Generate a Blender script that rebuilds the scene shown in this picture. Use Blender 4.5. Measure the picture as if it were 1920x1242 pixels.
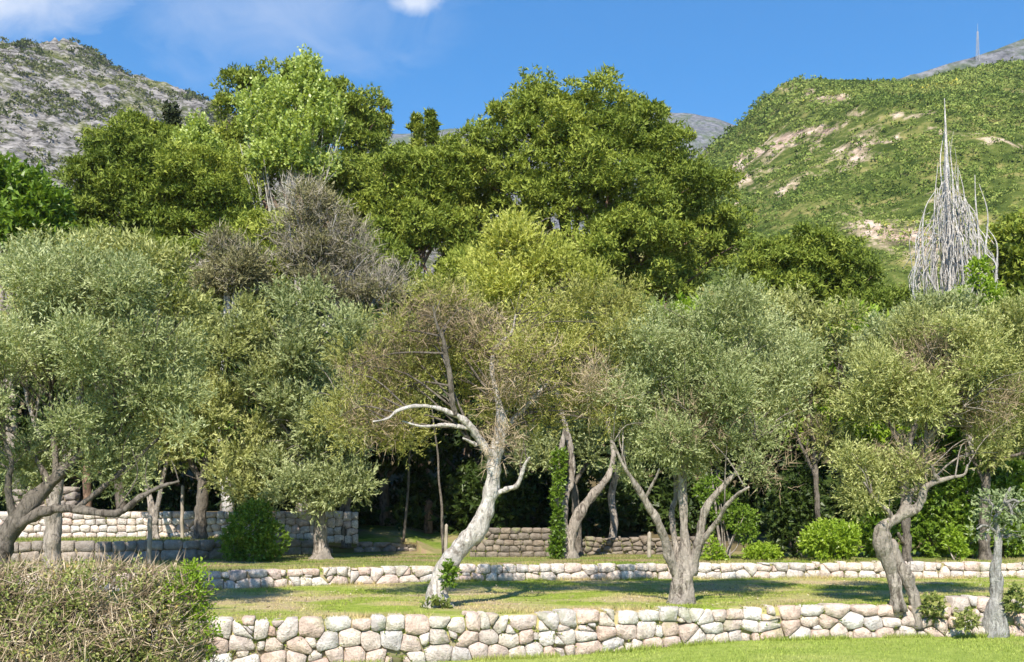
import bpy, math, random
import numpy as np
from mathutils import Vector
# ------------------------------------------------------------------ camera, sky, sun
for o in list(bpy.data.objects): bpy.data.objects.remove(o)
S = bpy.context.scene
COL = S.collection
F, YH, CZ = 2000.0, 940.0, 3.2           # focal length and horizon row (1920 px wide picture), eye height
cam_d = bpy.data.cameras.new('camera'); cam = bpy.data.objects.new('camera', cam_d); COL.objects.link(cam)
cam.location = (0, 0, CZ); cam.rotation_euler = (math.radians(90), 0, 0)
cam_d.sensor_width = 36; cam_d.lens = 37.5; cam_d.shift_y = 319/1920; cam_d.clip_start = .1; cam_d.clip_end = 20000
S.camera = cam
S.render.resolution_x, S.render.resolution_y = 1024, 662
SUN_EL, SUN_AZ = math.radians(46), math.radians(9)      # light travels towards +Y, a little +X
sd = Vector((math.sin(SUN_AZ)*math.cos(SUN_EL), math.cos(SUN_AZ)*math.cos(SUN_EL), -math.sin(SUN_EL)))
sun_d = bpy.data.lights.new('sun', 'SUN'); sun_d.energy = 5.0; sun_d.angle = math.radians(.5); sun_d.color = (1, .92, .775)
sun = bpy.data.objects.new('sun', sun_d); COL.objects.link(sun); sun.location = (-20, -40, 60)
sun.rotation_euler = sd.to_track_quat('-Z', 'Y').to_euler()
W = bpy.data.worlds.new('World'); S.world = W; W.use_nodes = True
wn, wl = W.node_tree.nodes, W.node_tree.links
wn.clear()
def wnode(t, **kw):
    n = wn.new(t)
    for k, v in kw.items(): setattr(n, k, v)
    return n
wout = wnode('ShaderNodeOutputWorld'); wbg = wnode('ShaderNodeBackground'); wbg.inputs[1].default_value = .086
sky = wnode('ShaderNodeTexSky', sky_type='NISHITA'); sky.sun_disc = False
sky.sun_elevation = SUN_EL; sky.sun_rotation = math.pi + SUN_AZ
sky.air_density = 1.0; sky.dust_density = .2; sky.ozone_density = 3.0; sky.altitude = 200
# thin wind-drawn clouds: noise on the cloud plane overhead, thinned out near the horizon
tc = wnode('ShaderNodeTexCoord')
sepx = wnode('ShaderNodeSeparateXYZ'); wl.new(tc.outputs['Generated'], sepx.inputs[0])
def wmath(op, a, b=None, c=None):
    n = wnode('ShaderNodeMath', operation=op)
    for i, v in enumerate((a, b, c)):
        if v is None: continue
        if isinstance(v, (int, float)): n.inputs[i].default_value = v
        else: wl.new(v, n.inputs[i])
    return n.outputs[0]
def blob(px, py, rx, ry):                    # patch of cloud in a fixed direction of the sky
    tx, tz = (px-960)/F, (YH-py)/F
    yy = wmath('MAXIMUM', sepx.outputs[1], .001)
    ax = wmath('MULTIPLY', wmath('SUBTRACT', wmath('DIVIDE', sepx.outputs[0], yy), tx), F/rx)
    az = wmath('MULTIPLY', wmath('SUBTRACT', wmath('DIVIDE', sepx.outputs[2], yy), tz), F/ry)
    d = wmath('SQRT', wmath('ADD', wmath('MULTIPLY', ax, ax), wmath('MULTIPLY', az, az)))
    return wmath('MAXIMUM', wmath('SUBTRACT', 1.0, d), 0.0)
nz = wnode('ShaderNodeTexNoise'); nz.inputs['Scale'].default_value = 16; nz.inputs['Detail'].default_value = 8; nz.inputs['Roughness'].default_value = .62; nz.inputs['Distortion'].default_value = .6
mpw = wnode('ShaderNodeMapping'); mpw.inputs['Scale'].default_value = (1, 1, 1.7); mpw.inputs['Rotation'].default_value = (0, -.5, 0)
wl.new(tc.outputs['Generated'], mpw.inputs[0]); wl.new(mpw.outputs[0], nz.inputs['Vector'])
def cl(b, lo, gain):
    v = wmath('MULTIPLY', wmath('SUBTRACT', wmath('ADD', nz.outputs[0], wmath('MULTIPLY', b, .8)), lo), gain)
    return wmath('MULTIPLY', wmath('MAXIMUM', wmath('MINIMUM', v, 1.0), 0.0), wmath('MINIMUM', wmath('MULTIPLY', b, 4.0), 1.0))
m1 = cl(blob(20, -10, 330, 130), .62, 1.2)
m2 = wmath('MULTIPLY', cl(blob(520, 20, 420, 190), .62, 1.1), .4)
m3 = wmath('MULTIPLY', cl(blob(772, 4, 78, 46), .66, 2.2), .75)
m4 = wmath('MULTIPLY', wmath('MAXIMUM', wmath('MINIMUM', wmath('MULTIPLY', wmath('SUBTRACT', nz.outputs[0], .56), 3.0), 1.0), 0.0),
           wmath('MINIMUM', wmath('MAXIMUM', wmath('MULTIPLY', wmath('SUBTRACT', sepx.outputs[2], .47), 6.0), 0.0), .5))
mm = wmath('MAXIMUM', wmath('MAXIMUM', m1, m2), wmath('MAXIMUM', m3, m4))
cmix = wnode('ShaderNodeMix', data_type='RGBA')
hsv = wnode('ShaderNodeHueSaturation'); hsv.inputs['Saturation'].default_value = 1.48; hsv.inputs['Value'].default_value = 1.36; wl.new(sky.outputs[0], hsv.inputs['Color'])
wl.new(mm, cmix.inputs[0]); wl.new(hsv.outputs[0], cmix.inputs[6]); cmix.inputs[7].default_value = (7.2, 7.4, 7.9, 1)
wl.new(cmix.outputs[2], wbg.inputs[0]); wl.new(wbg.outputs[0], wout.inputs[0])
S.view_settings.view_transform = 'Standard'; S.view_settings.look = 'None'
S.view_settings.exposure = 0.8; S.view_settings.gamma = 1; S.view_settings.use_curve_mapping = False
S.render.engine = 'CYCLES'; S.cycles.max_bounces = 6; S.cycles.diffuse_bounces = 3; S.cycles.transmission_bounces = 4
S.cycles.transparent_max_bounces = 4

# ------------------------------------------------------------------ helpers
def P(px, py, Y): return np.array(((px-960)/F*Y, Y, CZ-(py-YH)/F*Y))
def on_plane(px, py, z):
    Y = (CZ-z)*F/(py-YH); return ((px-960)/F*Y, Y)
def nrm(a): return a/np.maximum(np.linalg.norm(a, axis=-1, keepdims=True), 1e-9)
def _h(ix, iy, iz, s):
    n = (ix*374761393 + iy*668265263 + iz*1274126177 + s*974634777) & 0xffffffff
    n = ((n ^ (n >> 13))*1274126177) & 0xffffffff
    return ((n ^ (n >> 16)) & 0xffff)/65535.0
def vnoise(p, s=0):
    p = np.asarray(p, float); i = np.floor(p).astype(np.int64); f = p-i; f = f*f*(3-2*f)
    r = 0
    for dx in (0, 1):
        for dy in (0, 1):
            for dz in (0, 1):
                w = (f[..., 0] if dx else 1-f[..., 0])*(f[..., 1] if dy else 1-f[..., 1])*(f[..., 2] if dz else 1-f[..., 2])
                r = r + w*_h(i[..., 0]+dx, i[..., 1]+dy, i[..., 2]+dz, s)
    return r
def fbm(p, octv=4, s=0, g=.5):
    p = np.asarray(p, float); a, t, r = 1., 0., 0
    for k in range(octv):
        r = r + a*vnoise(p*2**k, s+k); t += a; a *= g
    return r/t
def mesh(name, V, Fc, tint=None, smooth=False):
    me = bpy.data.meshes.new(name); V = np.asarray(V, np.float32)
    if isinstance(Fc, np.ndarray): Fc = [Fc]
    Fc = [np.asarray(f, np.int32) for f in Fc if len(f)]
    me.vertices.add(len(V)); me.vertices.foreach_set('co', V.ravel())
    nl = sum(f.size for f in Fc); npoly = sum(len(f) for f in Fc)
    me.loops.add(nl); me.loops.foreach_set('vertex_index', np.concatenate([f.ravel() for f in Fc]))
    me.polygons.add(npoly)
    tot = np.concatenate([np.full(len(f), f.shape[1], np.int32) for f in Fc])
    st = np.concatenate([[0], np.cumsum(tot)[:-1]]).astype(np.int32)
    me.polygons.foreach_set('loop_start', st)
    if smooth: me.polygons.foreach_set('use_smooth', np.ones(npoly, bool))
    if tint is not None:
        a = me.attributes.new('tint', 'FLOAT', 'FACE'); a.data.foreach_set('value', np.asarray(tint, np.float32))
    me.update(calc_edges=True); me.validate(); return me
def obj(name, me, mat, parent=None, loc=None):
    o = bpy.data.objects.new(name, me); COL.objects.link(o)
    if mat is not None and me is not None and not me.materials: me.materials.append(mat)
    if parent is not None: o.parent = parent
    if loc is not None: o.location = loc
    return o
def tag(o, label=None, cat=None, group=None, kind=None):
    if label: o['label'] = label
    if cat: o['category'] = cat
    if group: o['group'] = group
    if kind: o['kind'] = kind
    return o
def empty(name, loc): 
    o = bpy.data.objects.new(name, None); COL.objects.link(o); o.location = loc; o.empty_display_size = .2; return o

# ------------------------------------------------------------------ materials
class NT:
    def __init__(s, name):
        s.m = bpy.data.materials.new(name); s.m.use_nodes = True; s.t = s.m.node_tree; s.t.nodes.clear()
        s.out = s.n('ShaderNodeOutputMaterial')
    def n(s, t, ins=None, **kw):
        nd = s.t.nodes.new(t)
        for k, v in kw.items(): setattr(nd, k, v)
        for k, v in (ins or {}).items():
            if isinstance(v, bpy.types.NodeSocket): s.t.links.new(v, nd.inputs[k])
            else: nd.inputs[k].default_value = v
        return nd
    def noise(s, scale, detail=5, rough=.55, vec=None, dist=0):
        i = {'Scale': scale, 'Detail': detail, 'Roughness': rough, 'Distortion': dist}
        if vec is not None: i['Vector'] = vec
        return s.n('ShaderNodeTexNoise', i).outputs[0]
    def ramp(s, fac, stops, interp='LINEAR'):
        r = s.n('ShaderNodeValToRGB', {0: fac}); cr = r.color_ramp; cr.interpolation = interp
        while len(cr.elements) < len(stops): cr.elements.new(.5)
        for e, (p, c) in zip(cr.elements, stops):
            e.position = p; e.color = (*c, 1) if len(c) == 3 else c
        return r.outputs[0]
    def math(s, op, a, b=0.0, c=0.0):
        return s.n('ShaderNodeMath', {0: a, 1: b, 2: c}, operation=op).outputs[0]
    def mix(s, f, a, b, blend='MIX'):
        return s.n('ShaderNodeMix', {0: f, 6: a, 7: b}, data_type='RGBA', blend_type=blend).outputs[2]
    def finish(s, col, rough=.9, bump=None, strength=.5, dist=.02, spec=.2, trans=0, transcol=None):
        ins = {'Base Color': col, 'Roughness': rough, 'Specular IOR Level': spec}
        if bump is not None:
            ins['Normal'] = s.n('ShaderNodeBump', {'Strength': strength, 'Distance': dist, 'Height': bump}).outputs[0]
        sh = s.n('ShaderNodeBsdfPrincipled', ins).outputs[0]
        if trans:
            tr = s.n('ShaderNodeBsdfTranslucent', {'Color': transcol if transcol is not None else col}).outputs[0]
            sh = s.n('ShaderNodeMixShader', {0: trans, 1: sh, 2: tr}).outputs[0]
        s.t.links.new(sh, s.out.inputs[0]); return s.m
def leafmat(name, stops, trans=.3, rough=.55, spec=.35, gain=1.0, patch=None):
    t = NT(name)
    f = t.n('ShaderNodeAttribute', attribute_name='tint').outputs['Fac']
    c = t.ramp(f, [(p, tuple(v*gain for v in k)) for p, k in stops])
    tc = t.mix(1.0, c, (1.25, 1.2, .55, 1), 'MULTIPLY')
    return t.finish(c, rough, spec=spec, trans=trans, transcol=tc)
def barkmat(name, light, dark, sc=1.0, lichen=None):
    t = NT(name); co = t.n('ShaderNodeTexCoord').outputs['Object']
    st = t.n('ShaderNodeMapping', {0: co, 'Scale': (1.7*sc, 1.7*sc, .5*sc)}).outputs[0]
    a = t.noise(7, 8, .65, st, .6); b = t.noise(2.2*sc, 4, .6, co)
    c = t.ramp(a, [(.36, dark), (.47, tuple(x*.7+y*.3 for x, y in zip(light, dark))), (.58, light)])
    c2 = t.mix(t.ramp(b, [(.4, (0, 0, 0)), (.65, (1, 1, 1))]), c, (*[v*.62 for v in light], 1))
    c2 = t.mix(t.ramp(t.noise(2.6*sc, 6, .7, t.n('ShaderNodeMapping', {0: co, 'Location': (3, 1, 7), 'Scale': (1.6, 1.6, .55)}).outputs[0], 1.2), [(.56, (0, 0, 0)), (.63, (.85, .85, .85))]), c2, (*dark, 1))
    if lichen: c2 = t.mix(t.ramp(t.noise(5*sc, 5, .6, co), [(.55, (0, 0, 0)), (.66, (.7, .7, .7))]), c2, (*lichen, 1))
    return t.finish(c2, .92, t.math('ADD', a, t.math('MULTIPLY', b, .7)), 1.0, .12)
OL = [(0, (.070, .082, .022)), (.35, (.170, .188, .058)), (.7, (.295, .308, .118)), (.93, (.44, .44, .21)), (1, (.57, .55, .34))]
M = {}
M['olive'] = leafmat('olive_leaf', OL, .24, gain=1.4)
M['olive_grey'] = leafmat('olive_leaf_grey', [(p, (r*.96, g*1.02, b*1.28)) for p, (r, g, b) in OL], .24, gain=1.32)
M['olive_yellow'] = leafmat('olive_leaf_yellow', [(0, (.12, .125, .03)), (.35, (.23, .235, .06)), (.7, (.36, .36, .11)), (.93, (.50, .46, .16)), (1, (.56, .50, .26))], .3, gain=1.1)
M['yellow_leaf'] = leafmat('yellow_green_leaf', [(0, (.13, .15, .025)), (.35, (.26, .29, .05)), (.7, (.42, .44, .10)), (.93, (.56, .53, .16)), (1, (.62, .58, .28))], .3, gain=1.15)
M['pine'] = leafmat('pine_needles', [(0, (.034, .058, .010)), (.4, (.108, .145, .020)), (.75, (.212, .245, .040)), (1, (.36, .375, .09))], .22, .6, .2, gain=1.42)
M['poplar'] = leafmat('poplar_leaf', [(0, (.19, .26, .05)), (.4, (.33, .42, .09)), (.75, (.46, .54, .17)), (1, (.62, .68, .32))], .35, .4, .45)
M['green'] = leafmat('broad_green_leaf', [(0, (.055, .11, .012)), (.4, (.125, .215, .02)), (.75, (.21, .31, .04)), (1, (.33, .42, .09))], .33, .4, .45)
M['lime'] = leafmat('lime_green_leaf', [(0, (.12, .20, .012)), (.4, (.22, .34, .025)), (.75, (.33, .45, .05)), (1, (.48, .55, .12))], .38, .4, .4)
M['dark'] = leafmat('dark_evergreen_leaf', [(0, (.015, .03, .007)), (.5, (.04, .07, .014)), (.85, (.075, .11, .022)), (1, (.14, .17, .04))], .22, .45, .35)
M['brown'] = leafmat('dry_brown_leaf', [(0, (.11, .105, .05)), (.4, (.20, .19, .095)), (.75, (.30, .28, .15)), (1, (.40, .38, .20))], .15, .8, .1)
M['twig'] = leafmat('dry_twig', [(0, (.11, .085, .055)), (.4, (.24, .185, .12)), (.75, (.40, .32, .22)), (1, (.56, .48, .36))], 0, .9, .05)
M['twig_grey'] = leafmat('grey_twig', [(0, (.16, .14, .11)), (.4, (.28, .25, .20)), (.75, (.41, .37, .30)), (1, (.54, .50, .43))], 0, .9, .05)
M['thicket'] = leafmat('thicket_leaf', [(0, (.05, .075, .02)), (.3, (.13, .17, .04)), (.6, (.26, .30, .09)), (.85, (.40, .38, .16)), (1, (.52, .36, .10))], .25, .6, .2)
M['moss'] = leafmat('joint_weed_leaf', [(0, (.10, .13, .02)), (.5, (.22, .27, .05)), (1, (.38, .42, .11))], .3, .6, .2)
M['ivy'] = leafmat('ivy_leaf', [(0, (.05, .10, .01)), (.5, (.13, .22, .02)), (1, (.24, .34, .05))], .3, .4, .4)
M['cypress'] = leafmat('cypress_leaf', [(0, (.02, .03, .012)), (.6, (.045, .06, .022)), (1, (.08, .10, .04))], .1, .7, .2)
M['lichen'] = leafmat('pale_lichen_leaf', [(0, (.14, .19, .08)), (.5, (.28, .34, .18)), (1, (.45, .48, .36))], .15, .8, .1)
M['bark'] = barkmat('olive_bark', (.44, .385, .335), (.085, .068, .055))
M['bark_pale'] = barkmat('pale_olive_bark', (.66, .61, .57), (.24, .205, .18), lichen=(.72, .69, .66))
M['bark_dark'] = barkmat('dark_olive_bark', (.22, .19, .16), (.045, .037, .03))
M['bark_pine'] = barkmat('pine_bark', (.33, .22, .155), (.06, .04, .03))
M['bark_poplar'] = barkmat('poplar_bark', (.62, .60, .54), (.2, .18, .15))
M['bark_dead'] = barkmat('dead_bleached_wood', (.72, .69, .67), (.36, .32, .29))
M['bark_lichen'] = barkmat('lichen_covered_bark', (.44, .43, .41), (.12, .11, .10), 1.2, (.60, .60, .58))
def stonemat(name, cols, moss=.25, var=1.0):
    t = NT(name); co = t.n('ShaderNodeTexCoord').outputs['Object']; oi = t.n('ShaderNodeObjectInfo')
    base = t.ramp(oi.outputs['Random'], [(i/(len(cols)-1), c) for i, c in enumerate(cols)])
    geo = t.n('ShaderNodeNewGeometry').outputs['Position']
    n1 = t.noise(5, 8, .68, geo, .3); n2 = t.noise(23, 5, .7, geo); n3 = t.noise(1.7, 4, .6, geo)
    c = t.mix(t.ramp(n1, [(.34, (0, 0, 0)), (.66, (1, 1, 1))]), t.mix(1, base, (.60, .56, .54, 1), 'MULTIPLY'), t.mix(1, base, (1.12, 1.11, 1.10, 1), 'MULTIPLY'))
    c = t.mix(t.ramp(n2, [(.38, (.6, .6, .6)), (.48, (0, 0, 0))]), c, (.26, .22, .19, 1))
    c = t.mix(t.ramp(t.noise(3.1, 6, .7, geo, .8), [(.56, (0, 0, 0)), (.66, (.4, .4, .4))]), c, (.38, .33, .29, 1))
    if moss: c = t.mix(t.ramp(t.math('ADD', n3, t.math('MULTIPLY', n2, .25)), [(.70, (0, 0, 0)), (.80, (moss*2,)*3)]), c, (.24, .26, .11, 1))
    return t.finish(c, .93, t.math('ADD', n1, t.math('MULTIPLY', n2, .6)), 1.0, .07, .12)
M['stone_front'] = stonemat('rubble_limestone', [(.80, .76, .72), (.66, .54, .47), (.74, .58, .50), (.82, .74, .65), (.64, .62, .61), (.72, .54, .45), (.88, .86, .82), (.56, .48, .43)])
M['stone_mid'] = stonemat('coursed_limestone', [(.80, .70, .65), (.74, .58, .52), (.83, .77, .72), (.64, .61, .60), (.82, .69, .59), (.87, .83, .79)], .2)
M['stone_old_shaded'] = stonemat('shaded_weathered_stone', [(.34, .31, .28), (.42, .36, .31), (.30, .27, .25), (.46, .40, .34)], .3)  # old stone, colour darkened to carry the tree shade on the left terrace wall
M['stone_shaded'] = stonemat('shade_darkened_stone', [(.24, .21, .18), (.30, .25, .20), (.19, .17, .15), (.33, .28, .23)], .35)  # shade over the block and dry walls is put into this stone colour
t = NT('wall_core'); M['core'] = t.finish(t.ramp(t.noise(9, 5), [(.38, (.14, .115, .075)), (.5, (.30, .25, .17)), (.62, (.22, .24, .09))]), 1, spec=0)
def grass_color(t):
    geo = t.n('ShaderNodeNewGeometry').outputs['Position']
    st = t.n('ShaderNodeMapping', {0: geo, 'Scale': (.55, 1.0, 1)}).outputs[0]
    a = t.noise(.75, 6, .62, st); b = t.noise(4.5, 5, .65, geo)
    return a, b, geo
def grassmat(name, lo, hi, dry, drylo, dryhi, soil=None, blade=False):
    t = NT(name); a, b, geo = grass_color(t)
    g = t.mix(t.ramp(b, [(.3, (0, 0, 0)), (.7, (1, 1, 1))]), (*lo, 1), (*hi, 1))
    f = t.ramp(a, [(drylo, (0, 0, 0)), (dryhi, (1, 1, 1))])
    c = t.mix(f, g, (*dry, 1))
    if soil and not blade:
        c = t.mix(t.ramp(t.math('ADD', t.math('MULTIPLY', a, .6), t.math('MULTIPLY', b, .4)), [(.53, (0, 0, 0)), (.60, (.85, .85, .85))]), c, (*soil, 1))
    if blade:
        fa = t.n('ShaderNodeAttribute', attribute_name='tint').outputs['Fac']
        c = t.mix(1, c, t.ramp(fa, [(0, (.62, .62, .6)), (1, (1.45, 1.4, 1.3))]), 'MULTIPLY')
        return t.finish(c, .6, spec=.25, trans=.25)
    return t.finish(c, .95, t.noise(38, 6, .7, geo), .9, .05, .1)
LAWN = ((.23, .31, .055), (.35, .42, .10), (.42, .44, .15), .50, .80)
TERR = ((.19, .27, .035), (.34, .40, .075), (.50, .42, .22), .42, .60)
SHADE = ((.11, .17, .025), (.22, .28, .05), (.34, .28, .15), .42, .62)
M['lawn'] = grassmat('lawn_turf', *LAWN); M['lawn_b'] = grassmat('lawn_blade', *LAWN, blade=True)
M['terr'] = grassmat('terrace_turf', *TERR, soil=(.42, .32, .22)); M['terr_b'] = grassmat('terrace_blade', *TERR, blade=True)
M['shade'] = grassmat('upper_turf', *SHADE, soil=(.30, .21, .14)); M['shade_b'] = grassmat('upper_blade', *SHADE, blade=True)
t = NT('forest_soil'); M['soil'] = t.finish(t.ramp(t.noise(1.4, 7, .65), [(.32, (.07, .055, .035)), (.5, (.13, .105, .06)), (.68, (.12, .15, .04))]), 1, t.noise(12, 6), .8, .08, 0)
t = NT('stake_wood'); co = t.n('ShaderNodeTexCoord').outputs['Object']
M['stake'] = t.finish(t.ramp(t.noise(20, 5, .6, t.n('ShaderNodeMapping', {0: co, 'Scale': (2, 2, .2)}).outputs[0]), [(.3, (.22, .185, .145)), (.7, (.42, .37, .31))]), .85)
t = NT('mast_metal'); M['metal'] = t.finish((.35, .36, .38, 1), .5)

# ------------------------------------------------------------------ ground
XS = np.linspace(-34, 34, 171)
def line(pts): 
    pts = sorted(pts); xs = np.array([p[0] for p in pts]); ys = np.array([p[1] for p in pts])
    return lambda x: np.interp(x, xs, ys)
Z1, Z2, Z3, Z4 = .95, 1.37, 1.95, 2.80
W1 = line([on_plane(px, py, Z1) for px, py in ((-300, 1174), (0, 1174), (400, 1166), (700, 1160), (860, 1156), (1050, 1151), (1250, 1145), (1400, 1141), (1700, 1137), (1920, 1136), (2300, 1136))])
W2 = line([on_plane(px, py, Z1) for px, py in ((-300, 1112), (100, 1112), (400, 1105), (650, 1096), (900, 1089), (1300, 1086), (1600, 1083), (1920, 1084), (2300, 1084))])
W3 = line([on_plane(px, py, Z2) for px, py in ((-300, 1056), (0, 1054), (200, 1052), (360, 1050), (540, 1041), (700, 1035), (830, 1033))])
W4 = line([on_plane(px, py, Z3) for px, py in ((-300, 1010), (0, 1009), (300, 1008), (668, 1007))])
lawn_base = line([(-34, .02), (-6, .05), (.9, .10), (4.9, .27), (8.5, .29), (34, .29)])
z3 = line([(-34, Z3), (-9.0, Z3), (-6, 1.76), (-3.4, 1.62), (-2.3, 1.25), (34, 1.25)])
def ffz(X, Y): return 1.15+np.clip(Y-37, 0, 9)*.17+np.clip(Y-46, 0, 200)*.22
def strip(name, yf, yb, zf, ny, mat, xs=XS, amp=.03, noise=.5):
    nx = len(xs); tt = np.linspace(0, 1, ny)[:, None]
    X = np.repeat(xs[None], ny, 0); Y = yf(xs)[None]*(1-tt)+yb(xs)[None]*tt
    Z = zf(X, Y)+amp*(fbm(np.stack([X*noise, Y*noise, X*0], -1), 4, 3)-.5)*2
    X = np.vstack([X[:1], X]); Y = np.vstack([Y[:1], Y]); Z = np.vstack([Z[:1]-1.6, Z]); ny += 1     # earth bank behind the wall
    V = np.stack([X, Y, Z], -1).reshape(-1, 3)
    i = np.arange(ny-1)[:, None]*nx+np.arange(nx-1)[None]; i = i.ravel()
    o = obj(name, mesh(name, V, np.stack([i, i+1, i+nx+1, i+nx], -1), smooth=True), mat); tag(o, kind='structure'); return o
strip('lawn', lambda x: x*0-14, lambda x: W1(x)+.25, lambda X, Y: lawn_base(X)*np.clip((Y-8)/10, 0, 1), 60, M['lawn'])
strip('lower_terrace', lambda x: W1(x)+.12, lambda x: W2(x)+.2, lambda X, Y: 0*X+Z1-.005, 40, M['terr'])
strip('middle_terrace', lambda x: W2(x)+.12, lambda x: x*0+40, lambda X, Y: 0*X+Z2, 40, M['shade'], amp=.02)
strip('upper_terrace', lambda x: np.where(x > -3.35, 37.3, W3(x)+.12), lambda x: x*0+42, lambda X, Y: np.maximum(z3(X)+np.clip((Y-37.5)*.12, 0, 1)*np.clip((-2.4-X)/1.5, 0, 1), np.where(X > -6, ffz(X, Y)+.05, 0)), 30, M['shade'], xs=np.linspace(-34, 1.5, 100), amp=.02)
strip('top_terrace', lambda x: W4(x)+.12, lambda x: x*0+50, lambda X, Y: 0*X+Z4-.01, 20, M['soil'], xs=np.linspace(-34, -5.55, 60), amp=.02)
strip('forest_floor', lambda x: x*0+37, lambda x: x*0+170, ffz, 90, M['soil'], xs=np.linspace(-110, 130, 90), amp=.25, noise=.2)
def gz(x, y):                     # ground height under a point
    if y < W1(x): return float(lawn_base(x))
    if y < W2(x)+.15: return Z1
    if x < -5.55 and y > W4(x)+.1: return max(Z4, ffz(x, y))
    if x < -2.2 and y > W3(x)+.1 and y < 42: return float(z3(x))+max(0, (y-37.5)*.12)
    if y < 38: return Z2
    return max(float(ffz(x, y)), Z2)
g = np.array([(-1490, -55), (1490, -55), (1490, 3390), (-1490, 3390)], float)
o = obj('ground', mesh('ground', np.c_[g, np.full(4, -1.2)], np.array([[0, 1, 2, 3]])), M['soil']); tag(o, kind='structure')

def blades(name, n, xr, yf, yb, zf, h, w, mat, seed, label=None, keep=None):
    r = np.random.default_rng(seed); x = r.uniform(*xr, n); tq = r.random(n); y = yf(x)*(1-tq)+yb(x)*tq
    if keep is not None: k = keep(x, y, r); x, y = x[k], y[k]; n = len(x)
    z = zf(x, y); base = np.c_[x, y, z-.005]
    d = nrm(np.c_[r.normal(0, .45, n), r.normal(0, .45, n), np.ones(n)])
    hh = h*r.uniform(.45, 1.3, n)[:, None]; a = r.uniform(0, math.pi, n); s = np.c_[np.cos(a), np.sin(a), a*0]*w*.5
    V = np.stack([base-s, base+s, base+d*hh], 1).reshape(-1, 3)
    o = obj(name, mesh(name, V, np.arange(3*n).reshape(n, 3), r.random(n)), mat)
    tag(o, label, 'grass', kind='stuff'); return o
def zl(x, y): return lawn_base(x)*np.clip((y-8)/10, 0, 1)
blades('grass', 60000, (-4, 14), lambda x: W1(x)-5.5, lambda x: W1(x)-.05, zl, .05, .018, M['lawn_b'], 1, 'short bright green mown lawn in front of the rubble wall')
kp = lambda x, y, r: (fbm(np.c_[x*.9, y*1.3, x*0], 3, 8)+r.normal(0, .12, len(x))) > .43
blades('grass', 105000, (-11, 17), lambda x: W1(x)+.25, lambda x: W2(x)-.02, lambda x, y: x*0+Z1-.01, .055, .018, M['terr_b'], 2, 'patchy sunlit grass on the terrace between the two walls', kp)
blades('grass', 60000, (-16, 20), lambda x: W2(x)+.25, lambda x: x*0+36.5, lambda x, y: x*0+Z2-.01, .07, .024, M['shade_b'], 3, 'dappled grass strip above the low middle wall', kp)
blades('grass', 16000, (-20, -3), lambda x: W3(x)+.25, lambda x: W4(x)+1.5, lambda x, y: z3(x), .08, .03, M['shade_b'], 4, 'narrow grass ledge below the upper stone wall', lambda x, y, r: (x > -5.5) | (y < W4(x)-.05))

r0 = np.random.default_rng(12)
patchy = lambda x, y, r: fbm(np.c_[x*1.6, y*1.6, x*0], 3, 21) > .47
blades('rough_grass', 9000, (-7, 14), lambda x: W1(x)-.22, lambda x: W1(x)-.04, zl, .13, .018, M['lawn_b'], 5, 'longer grass fringe at the foot of the rubble wall', patchy)
blades('rough_grass', 9000, (-9, 15), lambda x: W1(x)+.22, lambda x: W1(x)+.5, lambda x, y: x*0+Z1-.01, .12, .018, M['terr_b'], 6, 'longer grass fringe behind the rubble wall top', patchy)
blades('rough_grass', 8000, (-11, 17), lambda x: W2(x)-.25, lambda x: W2(x)-.03, lambda x, y: x*0+Z1-.01, .12, .020, M['terr_b'], 7, 'longer grass fringe at the foot of the middle wall', patchy)
blades('rough_grass', 8000, (-11, 17), lambda x: W2(x)+.22, lambda x: W2(x)+.6, lambda x, y: x*0+Z2-.01, .13, .022, M['terr_b'], 8, 'longer grass fringe on the middle wall top', patchy)
def litter(n, seed):
    r = np.random.default_rng(seed); x = r.uniform(-9, 16, n); q = r.random(n); y = (W1(x)+.3)*(1-q)+(W2(x)-.05)*q; k = fbm(np.c_[x*.7, y*.7, x*0], 3, 33) > .46; x, y = x[k], y[k]; n = len(x)
    B = np.c_[x, y, np.full(n, Z1+.03)]; D = nrm(np.c_[r.normal(0, 1, (n, 2)), r.normal(0, .25, n)]); s_ = nrm(np.cross(D, np.c_[r.normal(0, .3, (n, 2)), np.ones(n)])); 
    V = np.stack([B, B+D*.035+s_*.014, B+D*.07, B+D*.035-s_*.014], 1).reshape(-1, 3)
    tag(obj('leaf_litter', mesh('leaf_litter', V, np.arange(4*n).reshape(n, 4), r.random(n)), M['twig']), 'fallen dry leaves scattered over the lower terrace grass', 'leaves', kind='stuff')
litter(6000, 44)

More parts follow.
